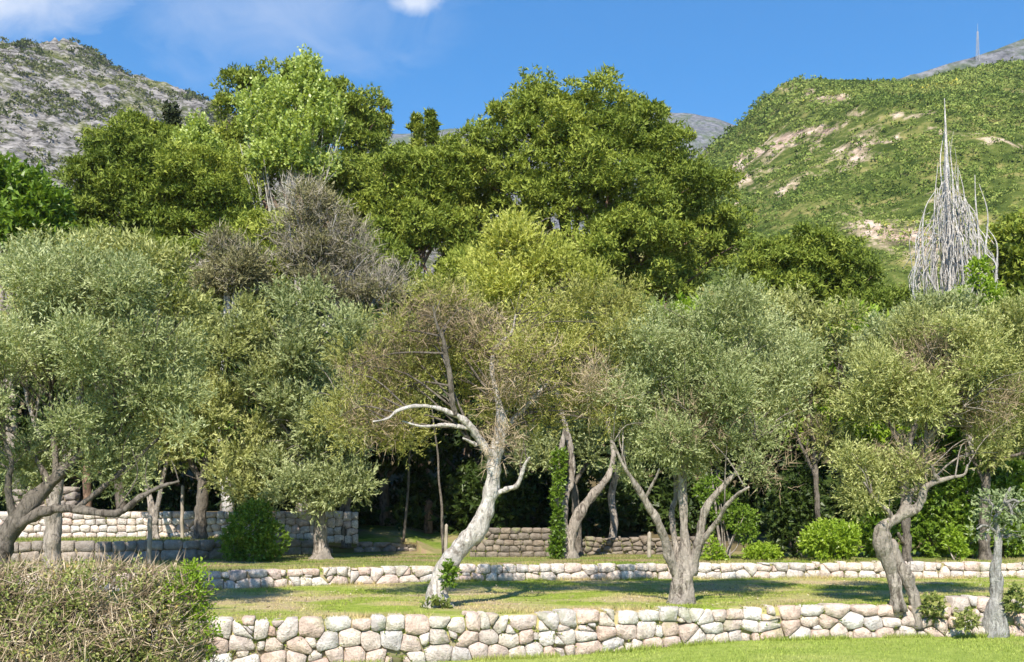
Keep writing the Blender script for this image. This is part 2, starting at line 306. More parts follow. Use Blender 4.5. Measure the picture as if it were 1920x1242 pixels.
# ------------------------------------------------------------------ dry stone walls
def clip_poly(poly, a, b, c):     # keep a*x+b*y<=c
    out = []; n = len(poly)
    for i in range(n):
        p, q = poly[i], poly[(i+1) % n]; dp, dq = a*p[0]+b*p[1]-c, a*q[0]+b*q[1]-c
        if dp <= 0: out.append(p)
        if dp*dq < 0:
            k = dp/(dp-dq); out.append((p[0]+k*(q[0]-p[0]), p[1]+k*(q[1]-p[1])))
    return out
def resample(poly, n):
    p = np.array(poly); q = np.roll(p, -1, 0); l = np.linalg.norm(q-p, axis=1); c = np.r_[0, np.cumsum(l)]
    s = np.linspace(0, c[-1], n, endpoint=False); i = np.clip(np.searchsorted(c, s, 'right')-1, 0, len(p)-1)
    return p[i]+(q[i]-p[i])*((s-c[i])/np.maximum(l[i], 1e-9))[:, None]
def stone_wall(name, label, xs, yline, zbot, ztop, rows, wid, mat, seed, gap=.02, thick=.42, batter=.05, bulge=.05, jit=.22, weeds=0, uneven=.12, loose=None, small=0, rect=.5):
    rng = random.Random(seed)
    cx = np.linspace(xs[0], xs[1], 120); pts = np.c_[cx, yline(cx)]
    sl = np.r_[0, np.cumsum(np.linalg.norm(np.diff(pts, axis=0), axis=1))]; L = sl[-1]
    def at(s):
        x = float(np.interp(s, sl, pts[:, 0])); y = float(yline(x)); dx = .05; dy = float(yline(x+dx)-yline(x-dx))/(2*dx)
        t = np.array([1, dy, 0.])/math.hypot(1, dy); return np.array([x, y, 0.]), t, np.array([t[1], -t[0], 0.])
    x0 = (xs[0]+xs[1])/2; root = empty(name, (x0, float(yline(x0)), float(zbot(x0)))); tag(root, label, 'wall', 'dry stone terrace walls')
    rl = np.array(root.location); H = float(np.mean([ztop(x)-zbot(x) for x in cx]))
    seeds, corners = [], []
    cuts = np.cumsum([rng.uniform(.75, 1.3) for _ in range(rows)]); cuts = np.r_[0, cuts/cuts[-1]]
    for r in range(rows):
        s = -rng.random()*wid[0]; lo, hi = cuts[r]*H, cuts[r+1]*H
        while s < L:
            w = rng.uniform(*wid)*(1.0 if rng.random() > .15 else .6)
            seeds.append((s+w/2, (lo+hi)/2+rng.uniform(-jit, jit)*(hi-lo))); s += w
    seeds = [(*p, rng.uniform(.85, 1.15)) for p in seeds if 0.02 < p[0] < L-.02]
    for _ in range(int(len(seeds)*small)): seeds.append((rng.uniform(.05, L-.05), rng.uniform(.04, H-.04), rng.uniform(.28, .55)))
    k = 0
    for i, (s, h, wi) in enumerate(seeds):
        poly = [(0, 0), (L, 0), (L, H), (0, H)]
        for j, (s2, h2, wj) in enumerate(seeds):
            if i == j or abs(s2-s) > wid[1]*2.6: continue
            dx, dy = s2-s, h2-h
            dxx, dyy = dx, dy*1.25
            # bisector bent towards squarish cells
            if rect and abs(dx) > abs(dyy)*1.6: dxx, dyy = dx, dy*1.25*(1-rect)
            elif rect and abs(dyy) > abs(dx)*1.2: dxx, dyy = dx*(1-rect), dy*1.25
            kk = wi/(wi+wj); mx, my = s+(s2-s)*kk, h+(h2-h)*kk
            poly = clip_poly(poly, dxx, dyy, dxx*mx+dyy*my)
            if len(poly) < 3: break
        if len(poly) < 3: continue
        c = np.mean(poly, 0); pp = np.array(poly)
        ext = pp.max(0)-pp.min(0)
        if min(ext) < .05: continue
        lf = loose(at(s)[0][0]) if loose else 0
        if lf and rng.random() < lf*.10: continue
        top = pp[:, 1] > H-1e-4
        if top.any(): pp[top, 1] += rng.uniform(-uneven, uneven)*H*.6
        corners += [(float(a_[0]), float(a_[1])) for a_ in pp]
        q = []                                                  # knock the corners off
        for a in range(len(pp)):
            A, B = pp[a], pp[(a+1) % len(pp)]
            if np.linalg.norm(B-A) < .03: q.append((A+B)/2); continue
            e = rng.uniform(.07, .20); q += [A+(B-A)*e, B-(B-A)*rng.uniform(.07, .20)]
        q = np.array(q); pc = len(q)
        if pc < 4: continue
        g2 = gap*(1+1.5*lf)
        q = c+(q-c)*np.maximum(.6, 1-g2/np.maximum(np.linalg.norm(q-c, axis=1), .02))[:, None]
        q += np.array([[rng.uniform(-1, 1), rng.uniform(-1, 1)] for _ in q])*min(ext)*.022
        proud = rng.uniform(-.6, 1)*bulge*.6; bg = rng.uniform(.5, 1.2)*bulge
        P0, T, N = at(c[0]); zb, zt = float(zbot(P0[0])), float(ztop(P0[0])); sc = (zt-zb)/H
        V = []
        for ring, (inset, d) in enumerate(((.97, -thick), (1, -.012), (.915, bg))):
            for a, v in enumerate(q):
                u = c+(v-c)*inset; hh = u[1]*sc
                dd = d+proud+(rng.uniform(-.014, .014) if ring > 1 else 0)-batter*hh
                V.append(P0+T*(u[0]-c[0])+N*dd+np.array([0, 0, zb+hh]))
        n = pc; V.append(np.mean(V[2*n:], 0)+N*bg*rng.uniform(-.1, .5)+T*rng.uniform(-.3, .3)*ext[0]*.5)
        V = np.array(V); cc = V.mean(0); F4 = []
        for rg in range(2):
            for a in range(n): b = (a+1) % n; F4.append((rg*n+a, rg*n+b, (rg+1)*n+b, (rg+1)*n+a))
        F3 = [(2*n+a, 2*n+(a+1) % n, 3*n) for a in range(n)]
        me = mesh('stone', V-cc, [np.array(F4), np.array(F3)])
        st = obj('stone', me, mat, root, cc-rl); k += 1
    # recessed earth and rubble core
    ns = 60; V = []
    for s in np.linspace(.06, L-.06, ns):
        P0, T, N = at(s); zb, zt = float(zbot(P0[0])), float(ztop(P0[0]))
        for d, z in ((-.055, zb-.15), (-.055-batter*(zt-zb), zt-.10), (-thick+.03, zt-.08), (-thick+.03, zb-.15)): V.append(P0+N*d+np.array([0, 0, z])-rl)
    Fq = [(i*4+a, i*4+(a+1) % 4, i*4+4+(a+1) % 4, i*4+4+a) for i in range(ns-1) for a in range(4)]+[(0, 1, 2, 3), tuple((ns-1)*4+a for a in (3, 2, 1, 0))]
    obj('core', mesh('core', np.array(V), np.array(Fq)), M['core'], root)
    if weeds:
        r = np.random.default_rng(seed+9); B, D, tn = [], [], []
        for _ in range(weeds):
            cs_, ch_ = corners[r.integers(len(corners))]; s = min(max(cs_+r.normal(0, .02), .1), L-.1); P0, T, N = at(s)
            lf = loose(P0[0]) if loose else 0
            zb, zt = float(zbot(P0[0])), float(ztop(P0[0])); v = min(ch_/H, 1.0)+r.normal(0, .015)
            b = P0+N*(-.01-batter*v*(zt-zb))+np.array([0, 0, zb+v*(zt-zb)]); m = int(r.integers(4, 12)*(1+lf)); tt = r.random()
            for _ in range(m):
                B.append(b+r.normal(0, .03*(1+lf), 3)); D.append(N*r.uniform(.2, 1)+np.array([0, 0, r.uniform(-.2, .9)])+r.normal(0, .5, 3)); tn.append(tt*.7+r.random()*.3)
        V, Fq = leaf_quads(np.array(B), nrm(np.array(D)), .055, .024, r)
        w = obj('joint_weeds', mesh('joint_weeds', V-rl, Fq, tn), M['moss'], root); tag(w, 'small weeds sprouting from the joints', kind='stuff')
    return root
def leaf_quads(B, D, L, Wd, r, up=.35, lj=.35):
    n = len(B); nn = r.normal(0, 1, (n, 3)); nn[:, 2] += up*2; nn[:, 1] -= up*1.2
    s = nrm(np.cross(D, nn)); l = (L*(1+lj*r.uniform(-1, 1, n)))[:, None]; w = (Wd*(1+.3*r.uniform(-1, 1, n)))[:, None]
    V = np.stack([B, B+D*l*.5+s*w*.5, B+D*l, B+D*l*.5-s*w*.5], 1).reshape(-1, 3)
    return V, np.arange(4*n).reshape(n, 4)
def leaf_tris(B, D, L, Wd, r, up=.35, lj=.35):
    n = len(B); nn = r.normal(0, 1, (n, 3)); nn[:, 2] += up*2; nn[:, 1] -= up*1.2
    s = nrm(np.cross(D, nn)); l = (L*(1+lj*r.uniform(-1, 1, n)))[:, None]; w = (Wd*(1+.3*r.uniform(-1, 1, n)))[:, None]
    V = np.stack([B-s*w*.5, B+s*w*.5, B+D*l], 1).reshape(-1, 3)
    return V, np.arange(3*n).reshape(n, 3)
cst = lambda v: (lambda x: v)
pxX = lambda px, Y: (px-960)/F*Y
looseR = lambda x: float(np.clip((x-8.4)/.5, 0, 1))
ztop1 = lambda x: Z1+.02+(.16*max(0, min(1, (x-9.3)/.3)) if x < 10.6 else .12)
stone_wall('front_rubble_wall', 'chunky pale rubble stone retaining wall beside the foreground lawn', (-13, 17.5), W1, lambda x: float(lawn_base(x))-.03, ztop1, 3, (.24, .74), M['stone_front'], 5, gap=.006, batter=.10, bulge=.030, jit=.34, weeds=420, loose=looseR, rect=.45, uneven=.09, small=.32)
stone_wall('middle_coursed_wall', 'low two course pinkish stone wall edging the grass behind the leaning olive', (-15, 23), W2, cst(Z1-.03), cst(Z2+.03), 2, (.22, .74), M['stone_mid'], 6, gap=.006, batter=.03, bulge=.022, jit=.2, weeds=170, rect=.7, uneven=.10, small=.25)
stone_wall('shaded_terrace_wall', 'dark shaded low stone wall behind the round dark green bush', (-18, -3.1), W3, cst(Z2-.03), lambda x: float(z3(x))+.03, 2, (.35, .8), M['stone_old_shaded'], 7, gap=.01, batter=.03, bulge=.03, jit=.12, weeds=50, rect=.8, uneven=.05)
stone_wall('upper_stone_wall', 'beige small stone wall highest at the left, ending in a square corner', (-17.5, -5.4), W4, lambda x: float(z3(x))-.03, cst(Z4+.04), 4, (.22, .52), M['stone_mid'], 8, gap=.007, batter=.04, bulge=.03, jit=.2, weeds=60, rect=.55, uneven=.04)
stone_wall('grey_block_wall', 'short grey squared stone wall with flat top behind the leaning olive', (pxX(880, 34.9), pxX(1036, 34.9)), line([(-3, 34.9), (3, 34.9)]), cst(Z2-.03), cst(2.33), 5, (.22, .6), M['stone_shaded'], 9, gap=.006, batter=.0, bulge=.02, jit=.12, rect=.85, uneven=.0, small=.15, weeds=25)
stone_wall('dark_dry_wall', 'brown dry stone wall in deep shade between the ivy trunk and forked olive', (pxX(1085, 36.5), pxX(1330, 36.5)), line([(0, 36.5), (12, 36.6)]), cst(Z2-.03), cst(1.95), 4, (.18, .5), M['stone_shaded'], 10, gap=.012, jit=.3, rect=.4, small=.3, uneven=.2, weeds=60)
stone_wall('stair_parapet_wall', 'pale sloping stone parapet behind the upper wall at far left', (pxX(20, 41), pxX(142, 41)), line([(-30, 41), (0, 41)]), cst(Z4-.03), lambda x: 3.55+.22*(x-pxX(20, 41))*(1 if x < pxX(100, 41) else .4), 4, (.3, .6), M['stone_old_shaded'], 11, jit=.2)

# ------------------------------------------------------------------ trees
def catmull(p, k):
    p = np.asarray(p, float); q = np.vstack([2*p[0]-p[1], p, 2*p[-1]-p[-2]]); out = []
    for i in range(1, len(q)-2):
        a, b, c, d = q[i-1], q[i], q[i+1], q[i+2]
        for t in np.linspace(0, 1, k, endpoint=False):
            out.append(.5*((2*b)+(-a+c)*t+(2*a-5*b+4*c-d)*t*t+(-a+3*b-3*c+d)*t**3))
    out.append(p[-1]); return np.array(out)
def tube(path, sides=9, sub=4, rough=.12, seed=0):
    q = catmull(path, sub); c, r = q[:, :3], np.maximum(q[:, 3], .002); n = len(c)
    t = nrm(np.gradient(c, axis=0)); ref = np.array([.31, .95, .05]); u = nrm(np.cross(t, ref)); v = np.cross(t, u)
    a = np.linspace(0, 2*math.pi, sides, endpoint=False)
    ring = c[:, None]+(u[:, None]*np.cos(a)[None, :, None]+v[:, None]*np.sin(a)[None, :, None])*r[:, None, None]
    if rough:
        nz = fbm(ring/np.maximum(r.max()*1.1, .02)+seed*7.3, 3, seed)-.5
        rg = np.cos(a*3+seed)[None]*.35*(fbm(c[:, None]*1.5+seed, 2, seed+5))   # fluted trunk
        ring = c[:, None]+(ring-c[:, None])*(1+rough*(nz*3+rg))[..., None]
    V = ring.reshape(-1, 3); i = np.arange(n-1)[:, None]*sides; j = np.arange(sides)[None]; k = (j+1) % sides
    Fq = np.stack([i+j, i+k, i+sides+k, i+sides+j], -1).reshape(-1, 4)
    V = np.vstack([V, c[0]-t[0]*0, c[-1]+t[-1]*r[-1]]); m = n*sides
    cap = np.array([(k2, j2, m) for j2, k2 in zip(range(sides), [(x+1) % sides for x in range(sides)])]+[((n-1)*sides+j2, (n-1)*sides+(j2+1) % sides, m+1) for j2 in range(sides)])
    return V, Fq, cap
def join_tubes(tubes):
    Vs, F4, F3, o = [], [], [], 0
    for V, a, b in tubes: Vs.append(V); F4.append(a+o); F3.append(b+o); o += len(V)
    return np.vstack(Vs), [np.vstack(F4), np.vstack(F3)]
def lobes_px(lst, Y):
    out = []
    for l in lst:
        px, py, rx, ry = l[:4]; dy = l[4] if len(l) > 4 else 0; dep = l[5] if len(l) > 5 else .9
        Yl = Y+dy; k = Yl/F; out.append((P(px, py, Yl), np.array([rx*k, rx*k*dep, ry*k])))
    return out
def subclumps(lobes, n, rs, r, flat=.7, shell=.35):
    w = np.array([np.prod(l[1])**(2/3) for l in lobes]); w /= w.sum(); out = []
    for i in r.choice(len(lobes), n, p=w):
        c, rad = lobes[i]; d = nrm(r.normal(0, 1, 3)); f = 1-shell*r.random()**1.3
        q = c+d*rad*f; s = r.uniform(*rs); out.append((q, np.array([s, s, s*flat])))
    return out
def sample(lobes, n, r, inner=.5, gap=0, gs=.8, seed=0, front=0):
    w = np.array([np.prod(l[1])**(2/3) for l in lobes]); w /= w.sum()
    C = np.array([l[0] for l in lobes]); R = np.array([l[1] for l in lobes])
    i = r.choice(len(lobes), n, p=w); d = nrm(r.normal(0, 1, (n, 3)))
    if front: d[:, 1] -= front; d = nrm(d)
    f = 1-inner*r.random(n)**1.4; p = C[i]+d*R[i]*f[:, None]
    o = nrm(d/R[i])
    if gap:
        k = fbm(p*gs, 3, seed+3) > gap; p, o = p[k], o[k]
    return p, o
def sprigs(p, o, r, nl, sl, L, Wd, upw=.5, outw=.8, rnd=.5, fan=.75, droop=0, tris=False, tv=(.55, .3), up=.35, tscale=.5):
    n = len(p); d = nrm(o*outw+np.array([0, 0, upw])+r.normal(0, rnd, (n, 3)))
    tt = np.repeat(np.linspace(0, 1, nl)[None], n, 0)+r.uniform(-.08, .08, (n, nl))
    ln = sl*r.uniform(.6, 1.3, n); B = p[:, None]+d[:, None]*(tt*ln[:, None])[..., None]
    B[..., 2] -= droop*(tt*ln[:, None])**2
    D = nrm(d[:, None]+fan*nrm(r.normal(0, 1, (n, nl, 3))))
    big = fbm(p*tscale, 2, 17)                                             # slow drift of hue through the crown
    tn = np.clip((.5*r.random(n)+.5*np.clip((big-.25)*2, 0, 1))[:, None]*tv[0]+r.random((n, nl))*tv[1]+.12*tt, 0, 1).ravel()
    B = B.reshape(-1, 3); D = D.reshape(-1, 3)
    V, Fq = (leaf_tris if tris else leaf_quads)(B, D, L, Wd, r, up)
    return V, Fq, tn
LAST = {}
def tree(name, label, cat, group, Y, limbs, lobes, leaf, leafmat_, bark, n, seed, base=None, dry=None, twn=70, extra=None, sink=.12, sides=16, rough=.36):
    """limbs: list of (points (px,py,diameter px), depth change to the tip); first one is the trunk."""
    r = np.random.default_rng(seed); paths, pix = [], []
    for li, (pts, dyl, *_) in enumerate(limbs):
        if li == 0: d0 = 0
        else:
            q = np.array([(a[0], a[1]) for a in pix]); j = np.argmin(((q-np.array(pts[0][:2]))**2).sum(1)); d0 = pix[j][2]
        n_ = len(pts); path = []
        for k, (px, py, dm) in enumerate(pts):
            dd = d0+dyl*k/(n_-1); Yd = Y+dd; pix.append((px, py, dd)); path.append((*P(px, py, Yd), dm*.375*Yd/F))
        paths.append(np.array(path))
    b = paths[0][0].copy(); gzv = gz(b[0], b[1])
    root = empty(name, (b[0], b[1], gzv)); tag(root, label, cat, group); rl = np.array(root.location)
    paths[0][0, 2] = min(b[2], gzv)-sink
    allp = np.vstack([catmull(p, 4) for p in paths])
    for li, p in enumerate(paths):
        V, a, c = tube(p, sides if li == 0 else 9, 7, rough, seed+li)
        if li == 0:                                            # root flare
            hgt = np.clip(1-(V[:, 2]-gzv)/.35, 0, 1)**2; ax = p[0, :2]
            ang = np.arctan2(V[:, 1]-ax[1], V[:, 0]-ax[0]); k = 1+hgt*(.35+.3*np.cos(ang*5+seed))
            cx = np.interp(V[:, 2], allp[:40, 2], allp[:40, 0]) if False else ax[0]
            low = V[:, 2] < gzv+.35
            V[low, 0] = ax[0]+(V[low, 0]-ax[0])*k[low]; V[low, 1] = ax[1]+(V[low, 1]-ax[1])*k[low]
        obj('trunk' if li == 0 else 'branch', mesh('trunk', V-rl, [a, c], smooth=True), limbs[li][2] if len(limbs[li]) > 2 else bark, root)
    L = lobes_px(lobes, Y)
    if twn and L:
        tubes = []; tp, _ = sample(L, twn, r, .7)
        src = allp[int(len(allp)*.15):]
        for q in tp:
            dd = ((src[:, :3]-q)**2).sum(1); key = dd+(src[:, 2] > q[2]+.6)*4; near = np.nonzero(key < key.min()*2.2+.15)[0]; j = near[r.integers(len(near))]; s = src[j]
            dist = math.sqrt(dd[j]); r0 = min(s[3]*.6, .009+.008*dist)
            mid = (s[:3]+q)/2+np.array([r.normal(0, .12), r.normal(0, .12), .10*dist+r.normal(0, .08)])*min(1, dist)
            tubes.append(tube([(*s[:3], r0), (*mid, r0*.7), (*q, .005)], 4, 3, 0))
        V, Fc = join_tubes(tubes); tw = obj('twigs', mesh('twigs', V-rl, Fc), M['bark_dark'] if bark is M['bark_pale'] else bark, root); tag(tw, kind='stuff')
    if n: LAST[name] = add_crown(root, L, leaf, leafmat_, n, seed, r)
    if dry:
        Ld = lobes_px(dry[0], Y); p, o = sample(Ld, dry[1], r, .8, .42, 1.2, seed)
        V, Fq, tn = sprigs(p, o, r, 5, .30, .26, .014, .5, .5, .7, .8, tris=True)
        d = obj('dry_twigs', mesh('dry_twigs', V-rl, Fq, tn), M['twig'], root); tag(d, 'bare grey brown twigs among the leaves', kind='stuff')
    return root
LEAF = {  # leaves per sprig, sprig length, leaf length, leaf width, up, out, random, fan, gap, gap scale, tris, inner
 'olive': dict(clump=(.24, .56, 6.5), nl=11, sl=.34, L=.085, Wd=.026, upw=.55, outw=.75, rnd=.5, fan=.8, gap=.40, gs=1.1, inner=.6),
 'olive_far': dict(clump=(.32, .72, 4.2), tris=True, nl=10, sl=.40, L=.13, Wd=.052, upw=.6, outw=.75, rnd=.45, fan=.8, gap=.40, gs=1.0, inner=.5),
 'broad': dict(tris=True, nl=7, sl=.22, L=.13, Wd=.10, upw=.35, outw=.8, rnd=.5, fan=1.0, gap=.38, gs=.9, inner=.5),
 'small': dict(tris=True, nl=7, sl=.14, L=.078, Wd=.056, upw=.3, outw=.9, rnd=.5, fan=1.0, gap=.36, gs=2.2, inner=.35),
 'poplar': dict(nl=9, sl=.5, L=.16, Wd=.13, upw=.9, outw=.35, rnd=.3, fan=1.1, gap=.42, gs=.8, inner=.7),
 'big': dict(tris=True, nl=7, sl=.34, L=.24, Wd=.17, upw=.4, outw=.8, rnd=.5, fan=1.0, gap=.36, gs=.6, inner=.5),
}
def add_crown(root, L, leaf, mat, n, seed, r, name='crown'):
    q = dict(LEAF[leaf]); gap, gs, inner = q.pop('gap'), q.pop('gs'), q.pop('inner'); tris = q.pop('tris', False)
    cs = q.pop('clump', None)
    if cs:
        vol = sum(np.prod(l[1])**(2/3) for l in L); K = int(max(12, vol*cs[2])); cl_ = subclumps(L, K, cs[:2], r, .8, .55)
        p, o = sample(cl_, n, r, .8)
    else: p, o = sample(L, n, r, inner, gap, gs, seed)
    V, Fq, tn = sprigs(p, o, r, tris=tris, **q); me = mesh(name, V-np.array(root.location), Fq, tn)
    return obj(name, me, mat, root)
G_OL = 'olive trees on the terraces'
# leaning sinuous olive, centre
tree('olive_tree', 'pale sinuous olive leaning right, on the lower terrace at centre', 'tree', G_OL, 22.8, [
 ([(814, 1140, 58), (822, 1105, 50), (832, 1070, 44), (856, 1036, 44), (890, 998, 43), (912, 955, 41), (922, 915, 37), (926, 875, 33), (931, 840, 30), (938, 800, 25), (937, 765, 19), (929, 730, 13), (922, 692, 11), (926, 660, 10), (942, 640, 8), (960, 622, 7), (967, 590, 4)], .6),
 ([(924, 862, 24), (910, 842, 23), (895, 820, 21), (884, 802, 18), (866, 786, 17), (848, 776, 14), (826, 767, 11), (798, 762, 10), (770, 763, 9), (745, 771, 8), (727, 785, 6), (700, 791, 4)], -1.4),
 ([(880, 803, 11), (860, 800, 11), (838, 797, 9), (810, 799, 7), (785, 799, 6), (755, 790, 4)], -.5),
 ([(852, 780, 14), (848, 750, 15), (845, 715, 14), (838, 672, 12), (832, 640, 10), (818, 606, 7), (812, 575, 4)], -.4, M['bark_dark']),
 ([(936, 815, 18), (962, 788, 14), (985, 765, 13), (1010, 738, 12), (1040, 705, 9), (1062, 686, 6)], .8),
 ([(918, 935, 14), (948, 918, 13), (968, 912, 12), (977, 893, 10), (984, 872, 9), (993, 858, 5)], -.4),
 ([(893, 835, 10), (880, 828, 8), (868, 822, 4)], -.3),
 ([(940, 800, 12), (952, 760, 10), (958, 720, 8), (975, 680, 6), (990, 640, 4)], 1.2)],
 [(770, 640, 90, 75, .9), (690, 710, 70, 70, .7), (835, 610, 90, 60, .6), (900, 680, 80, 80, 1.0), (1000, 650, 90, 90, .3), (1090, 690, 90, 80, .6), (1120, 610, 80, 70, .8), (960, 770, 60, 55, .9), (730, 800, 75, 35, .9), (1010, 810, 60, 55, .6), (1020, 570, 90, 60, .8), (650, 790, 50, 50), (870, 560, 60, 50, .6), (1140, 760, 60, 60, .5)],
 'olive', M['olive_yellow'], M['bark_pale'], 4500, 21, dry=([(790, 620, 80, 70, .4), (840, 600, 60, 60, .4), (720, 700, 80, 60, .6), (960, 740, 60, 60), (700, 800, 70, 40), (940, 830, 40, 50), (1110, 730, 60, 60), (1000, 690, 70, 70), (900, 640, 60, 60, .5)], 2400), twn=110)
# many-stemmed olive right of centre
tree('olive_tree', 'olive with several stems fanning out from one grey trunk, right of centre', 'tree', G_OL, 23.6, [
 ([(1278, 1134, 50), (1280, 1100, 54), (1282, 1070, 56), (1282, 1045, 40), (1283, 1000, 24), (1280, 940, 22), (1278, 880, 21), (1275, 835, 18), (1288, 795, 14), (1306, 765, 10), (1320, 720, 6)], .3),
 ([(1270, 1075, 34), (1256, 1045, 27), (1246, 1012, 23), (1236, 985, 21), (1216, 950, 19), (1196, 916, 16), (1181, 893, 12), (1166, 868, 8), (1150, 830, 5)], -.9),
 ([(1209, 938, 9), (1219, 917, 8), (1230, 896, 7), (1236, 880, 4)], -.4),
 ([(1272, 1050, 18), (1263, 1000, 15), (1260, 960, 14), (1268, 925, 12), (1262, 870, 9), (1240, 800, 6)], 1.2),
 ([(1292, 1075, 38), (1304, 1045, 28), (1312, 1008, 23), (1319, 970, 20), (1329, 943, 18), (1350, 918, 15), (1372, 895, 12), (1398, 860, 9), (1420, 800, 6)], -.5),
 ([(1314, 1018, 16), (1334, 992, 13), (1350, 970, 12), (1362, 948, 11), (1382, 928, 9), (1404, 914, 6)], -1.0),
 ([(1279, 890, 14), (1300, 850, 11), (1330, 800, 9), (1360, 740, 7), (1380, 680, 4)], .9)],
 [(1290, 595, 80, 60), (1215, 655, 75, 75), (1370, 625, 90, 75), (1440, 690, 70, 80, .5), (1300, 700, 120, 90), (1200, 755, 70, 60), (1390, 770, 105, 80), (1455, 868, 65, 42, -.4), (1350, 850, 95, 48, -.5), (1235, 840, 60, 40), (1180, 830, 40, 40), (1300, 790, 100, 60, .6), (1420, 830, 60, 50), (1190, 870, 40, 35, .3), (1320, 880, 60, 30, .9), (1475, 800, 45, 50, .3)],
 'olive', M['olive_grey'], M['bark'], 9000, 22, dry=([(1430, 890, 60, 30, -.4), (1300, 800, 120, 60)], 380))
# twisted split-trunk olive on the right
tree('olive_tree', 'gnarled olive with split hollow trunk growing out of the front wall at right', 'tree', G_OL, 22.9, [
 ([(1684, 1128, 26), (1674, 1085, 30), (1662, 1045, 38), (1653, 1005, 44), (1660, 985, 34), (1682, 972, 27), (1702, 958, 28), (1718, 952, 24), (1727, 938, 20), (1732, 918, 17), (1745, 908, 14), (1762, 902, 12), (1785, 895, 9), (1808, 890, 7), (1814, 872, 4)], -.5),
 ([(1722, 1180, 24), (1716, 1130, 26), (1702, 1088, 30), (1682, 1052, 34), (1664, 1018, 38)], .1),
 ([(1692, 965, 24), (1702, 938, 20), (1714, 918, 18), (1732, 900, 16), (1735, 860, 13), (1737, 815, 11), (1732, 775, 9), (1722, 742, 6)], .5),
 ([(1672, 975, 15), (1666, 960, 13), (1653, 948, 11), (1638, 932, 8), (1620, 905, 5)], -.4),
 ([(1736, 835, 9), (1748, 812, 9), (1768, 795, 8), (1792, 778, 7), (1812, 758, 5)], -.6),
 ([(1734, 870, 8), (1700, 830, 7), (1660, 790, 6), (1630, 740, 4)], .4),
 ([(1760, 903, 9), (1752, 890, 9), (1748, 875, 5)], -.2)],
 [(1600, 770, 65, 70), (1630, 870, 55, 55, -.3), (1655, 700, 75, 75), (1740, 640, 85, 60), (1720, 730, 75, 70), (1820, 690, 85, 75), (1890, 740, 70, 80), (1800, 790, 70, 45), (1690, 860, 55, 40), (1880, 640, 60, 45, .5), (1570, 850, 40, 45, .4), (1640, 930, 40, 40, -.2), (1600, 900, 35, 35, .3), (1860, 850, 60, 40, .4)],
 'olive', M['olive'], M['bark'], 7200, 23, dry=([(1750, 680, 70, 60), (1860, 770, 60, 60), (1700, 860, 60, 40), (1760, 740, 60, 50)], 1100))
# big dark-limbed olive at the left edge
tree('olive_tree', 'large olive with dark spreading limbs at the left edge', 'tree', G_OL, 20.6, [
 ([(-25, 1120, 84), (-5, 1050, 66), (22, 992, 50), (58, 942, 38), (92, 908, 31), (130, 872, 25), (160, 846, 19), (188, 830, 13), (230, 800, 9), (270, 750, 5)], .3),
 ([(24, 990, 34), (66, 966, 27), (110, 955, 23), (160, 958, 20), (205, 964, 18), (232, 958, 16), (262, 934, 14), (300, 914, 10), (335, 903, 6)], -.8),
 ([(140, 955, 14), (180, 925, 13), (220, 890, 12), (255, 860, 9), (300, 820, 6)], .8),
 ([(30, 978, 26), (18, 940, 19), (16, 900, 15), (22, 865, 12), (10, 830, 10), (6, 790, 7), (15, 740, 5)], -.5),
 ([(92, 908, 18), (72, 868, 13), (50, 838, 10), (25, 810, 7), (0, 780, 5)], .5),
 ([(104, 898, 18), (104, 850, 15), (98, 800, 12), (95, 740, 9), (110, 680, 5)], .8)],
 [(50, 560, 110, 85), (190, 560, 110, 75, .4), (300, 610, 75, 70, .5), (90, 680, 130, 85, -.2), (240, 710, 110, 80), (320, 770, 60, 60), (20, 790, 85, 50, -.3), (190, 810, 110, 45), (-50, 660, 90, 110), (-60, 820, 80, 60), (60, 480, 80, 45, .6), (290, 860, 50, 35, -.4), (90, 850, 90, 35, .6), (230, 880, 70, 30, .5), (20, 880, 60, 30, .6)],
 'olive', M['olive_grey'], M['bark_dark'], 9000, 24, twn=110)
# pale straight trunk olive behind it
tree('olive_tree', 'olive with thick pale straight trunk behind the dark limbed one', 'tree', G_OL, 26.2, [
 ([(92, 1118, 56), (98, 1075, 48), (100, 1030, 42), (98, 985, 38), (102, 950, 36), (106, 915, 32), (110, 880, 27), (118, 845, 20), (135, 800, 14), (150, 740, 8)], .5),
 ([(106, 900, 18), (125, 860, 14), (160, 810, 11), (210, 750, 8), (250, 690, 5)], .6),
 ([(108, 885, 16), (85, 840, 13), (60, 780, 10), (40, 700, 6)], .7)],
 [(120, 520, 110, 60, .6), (230, 520, 100, 55, .6), (330, 540, 70, 55, .5), (160, 620, 130, 80, .6), (300, 650, 90, 90, .8), (60, 620, 100, 90, .7)],
 'olive_far', M['olive'], M['bark'], 4600, 25, twn=50)
# olives on the middle terrace
tree('olive_tree', 'olive with flared pale trunk standing alone above the low middle wall', 'tree', G_OL, 33.9, [
 ([(600, 1052, 44), (601, 1020, 36), (600, 985, 31), (597, 940, 26), (592, 890, 22), (582, 830, 17), (565, 770, 12), (550, 700, 7)], .4),
 ([(595, 900, 14), (620, 850, 11), (650, 790, 8), (670, 720, 5)], -.5), ([(590, 870, 12), (540, 810, 10), (490, 760, 7), (450, 700, 4)], .5)],
 [(540, 610, 80, 65), (610, 660, 75, 75, -.4), (500, 690, 90, 80), (590, 760, 80, 80), (530, 820, 80, 60), (590, 890, 55, 60, -.4), (490, 870, 55, 50, .4), (640, 840, 45, 45), (620, 940, 35, 35, -.5), (560, 920, 50, 40, -.3), (500, 910, 45, 40, .3), (650, 900, 30, 40, -.2)],
 'olive_far', M['olive_grey'], M['bark'], 6000, 26, twn=60)
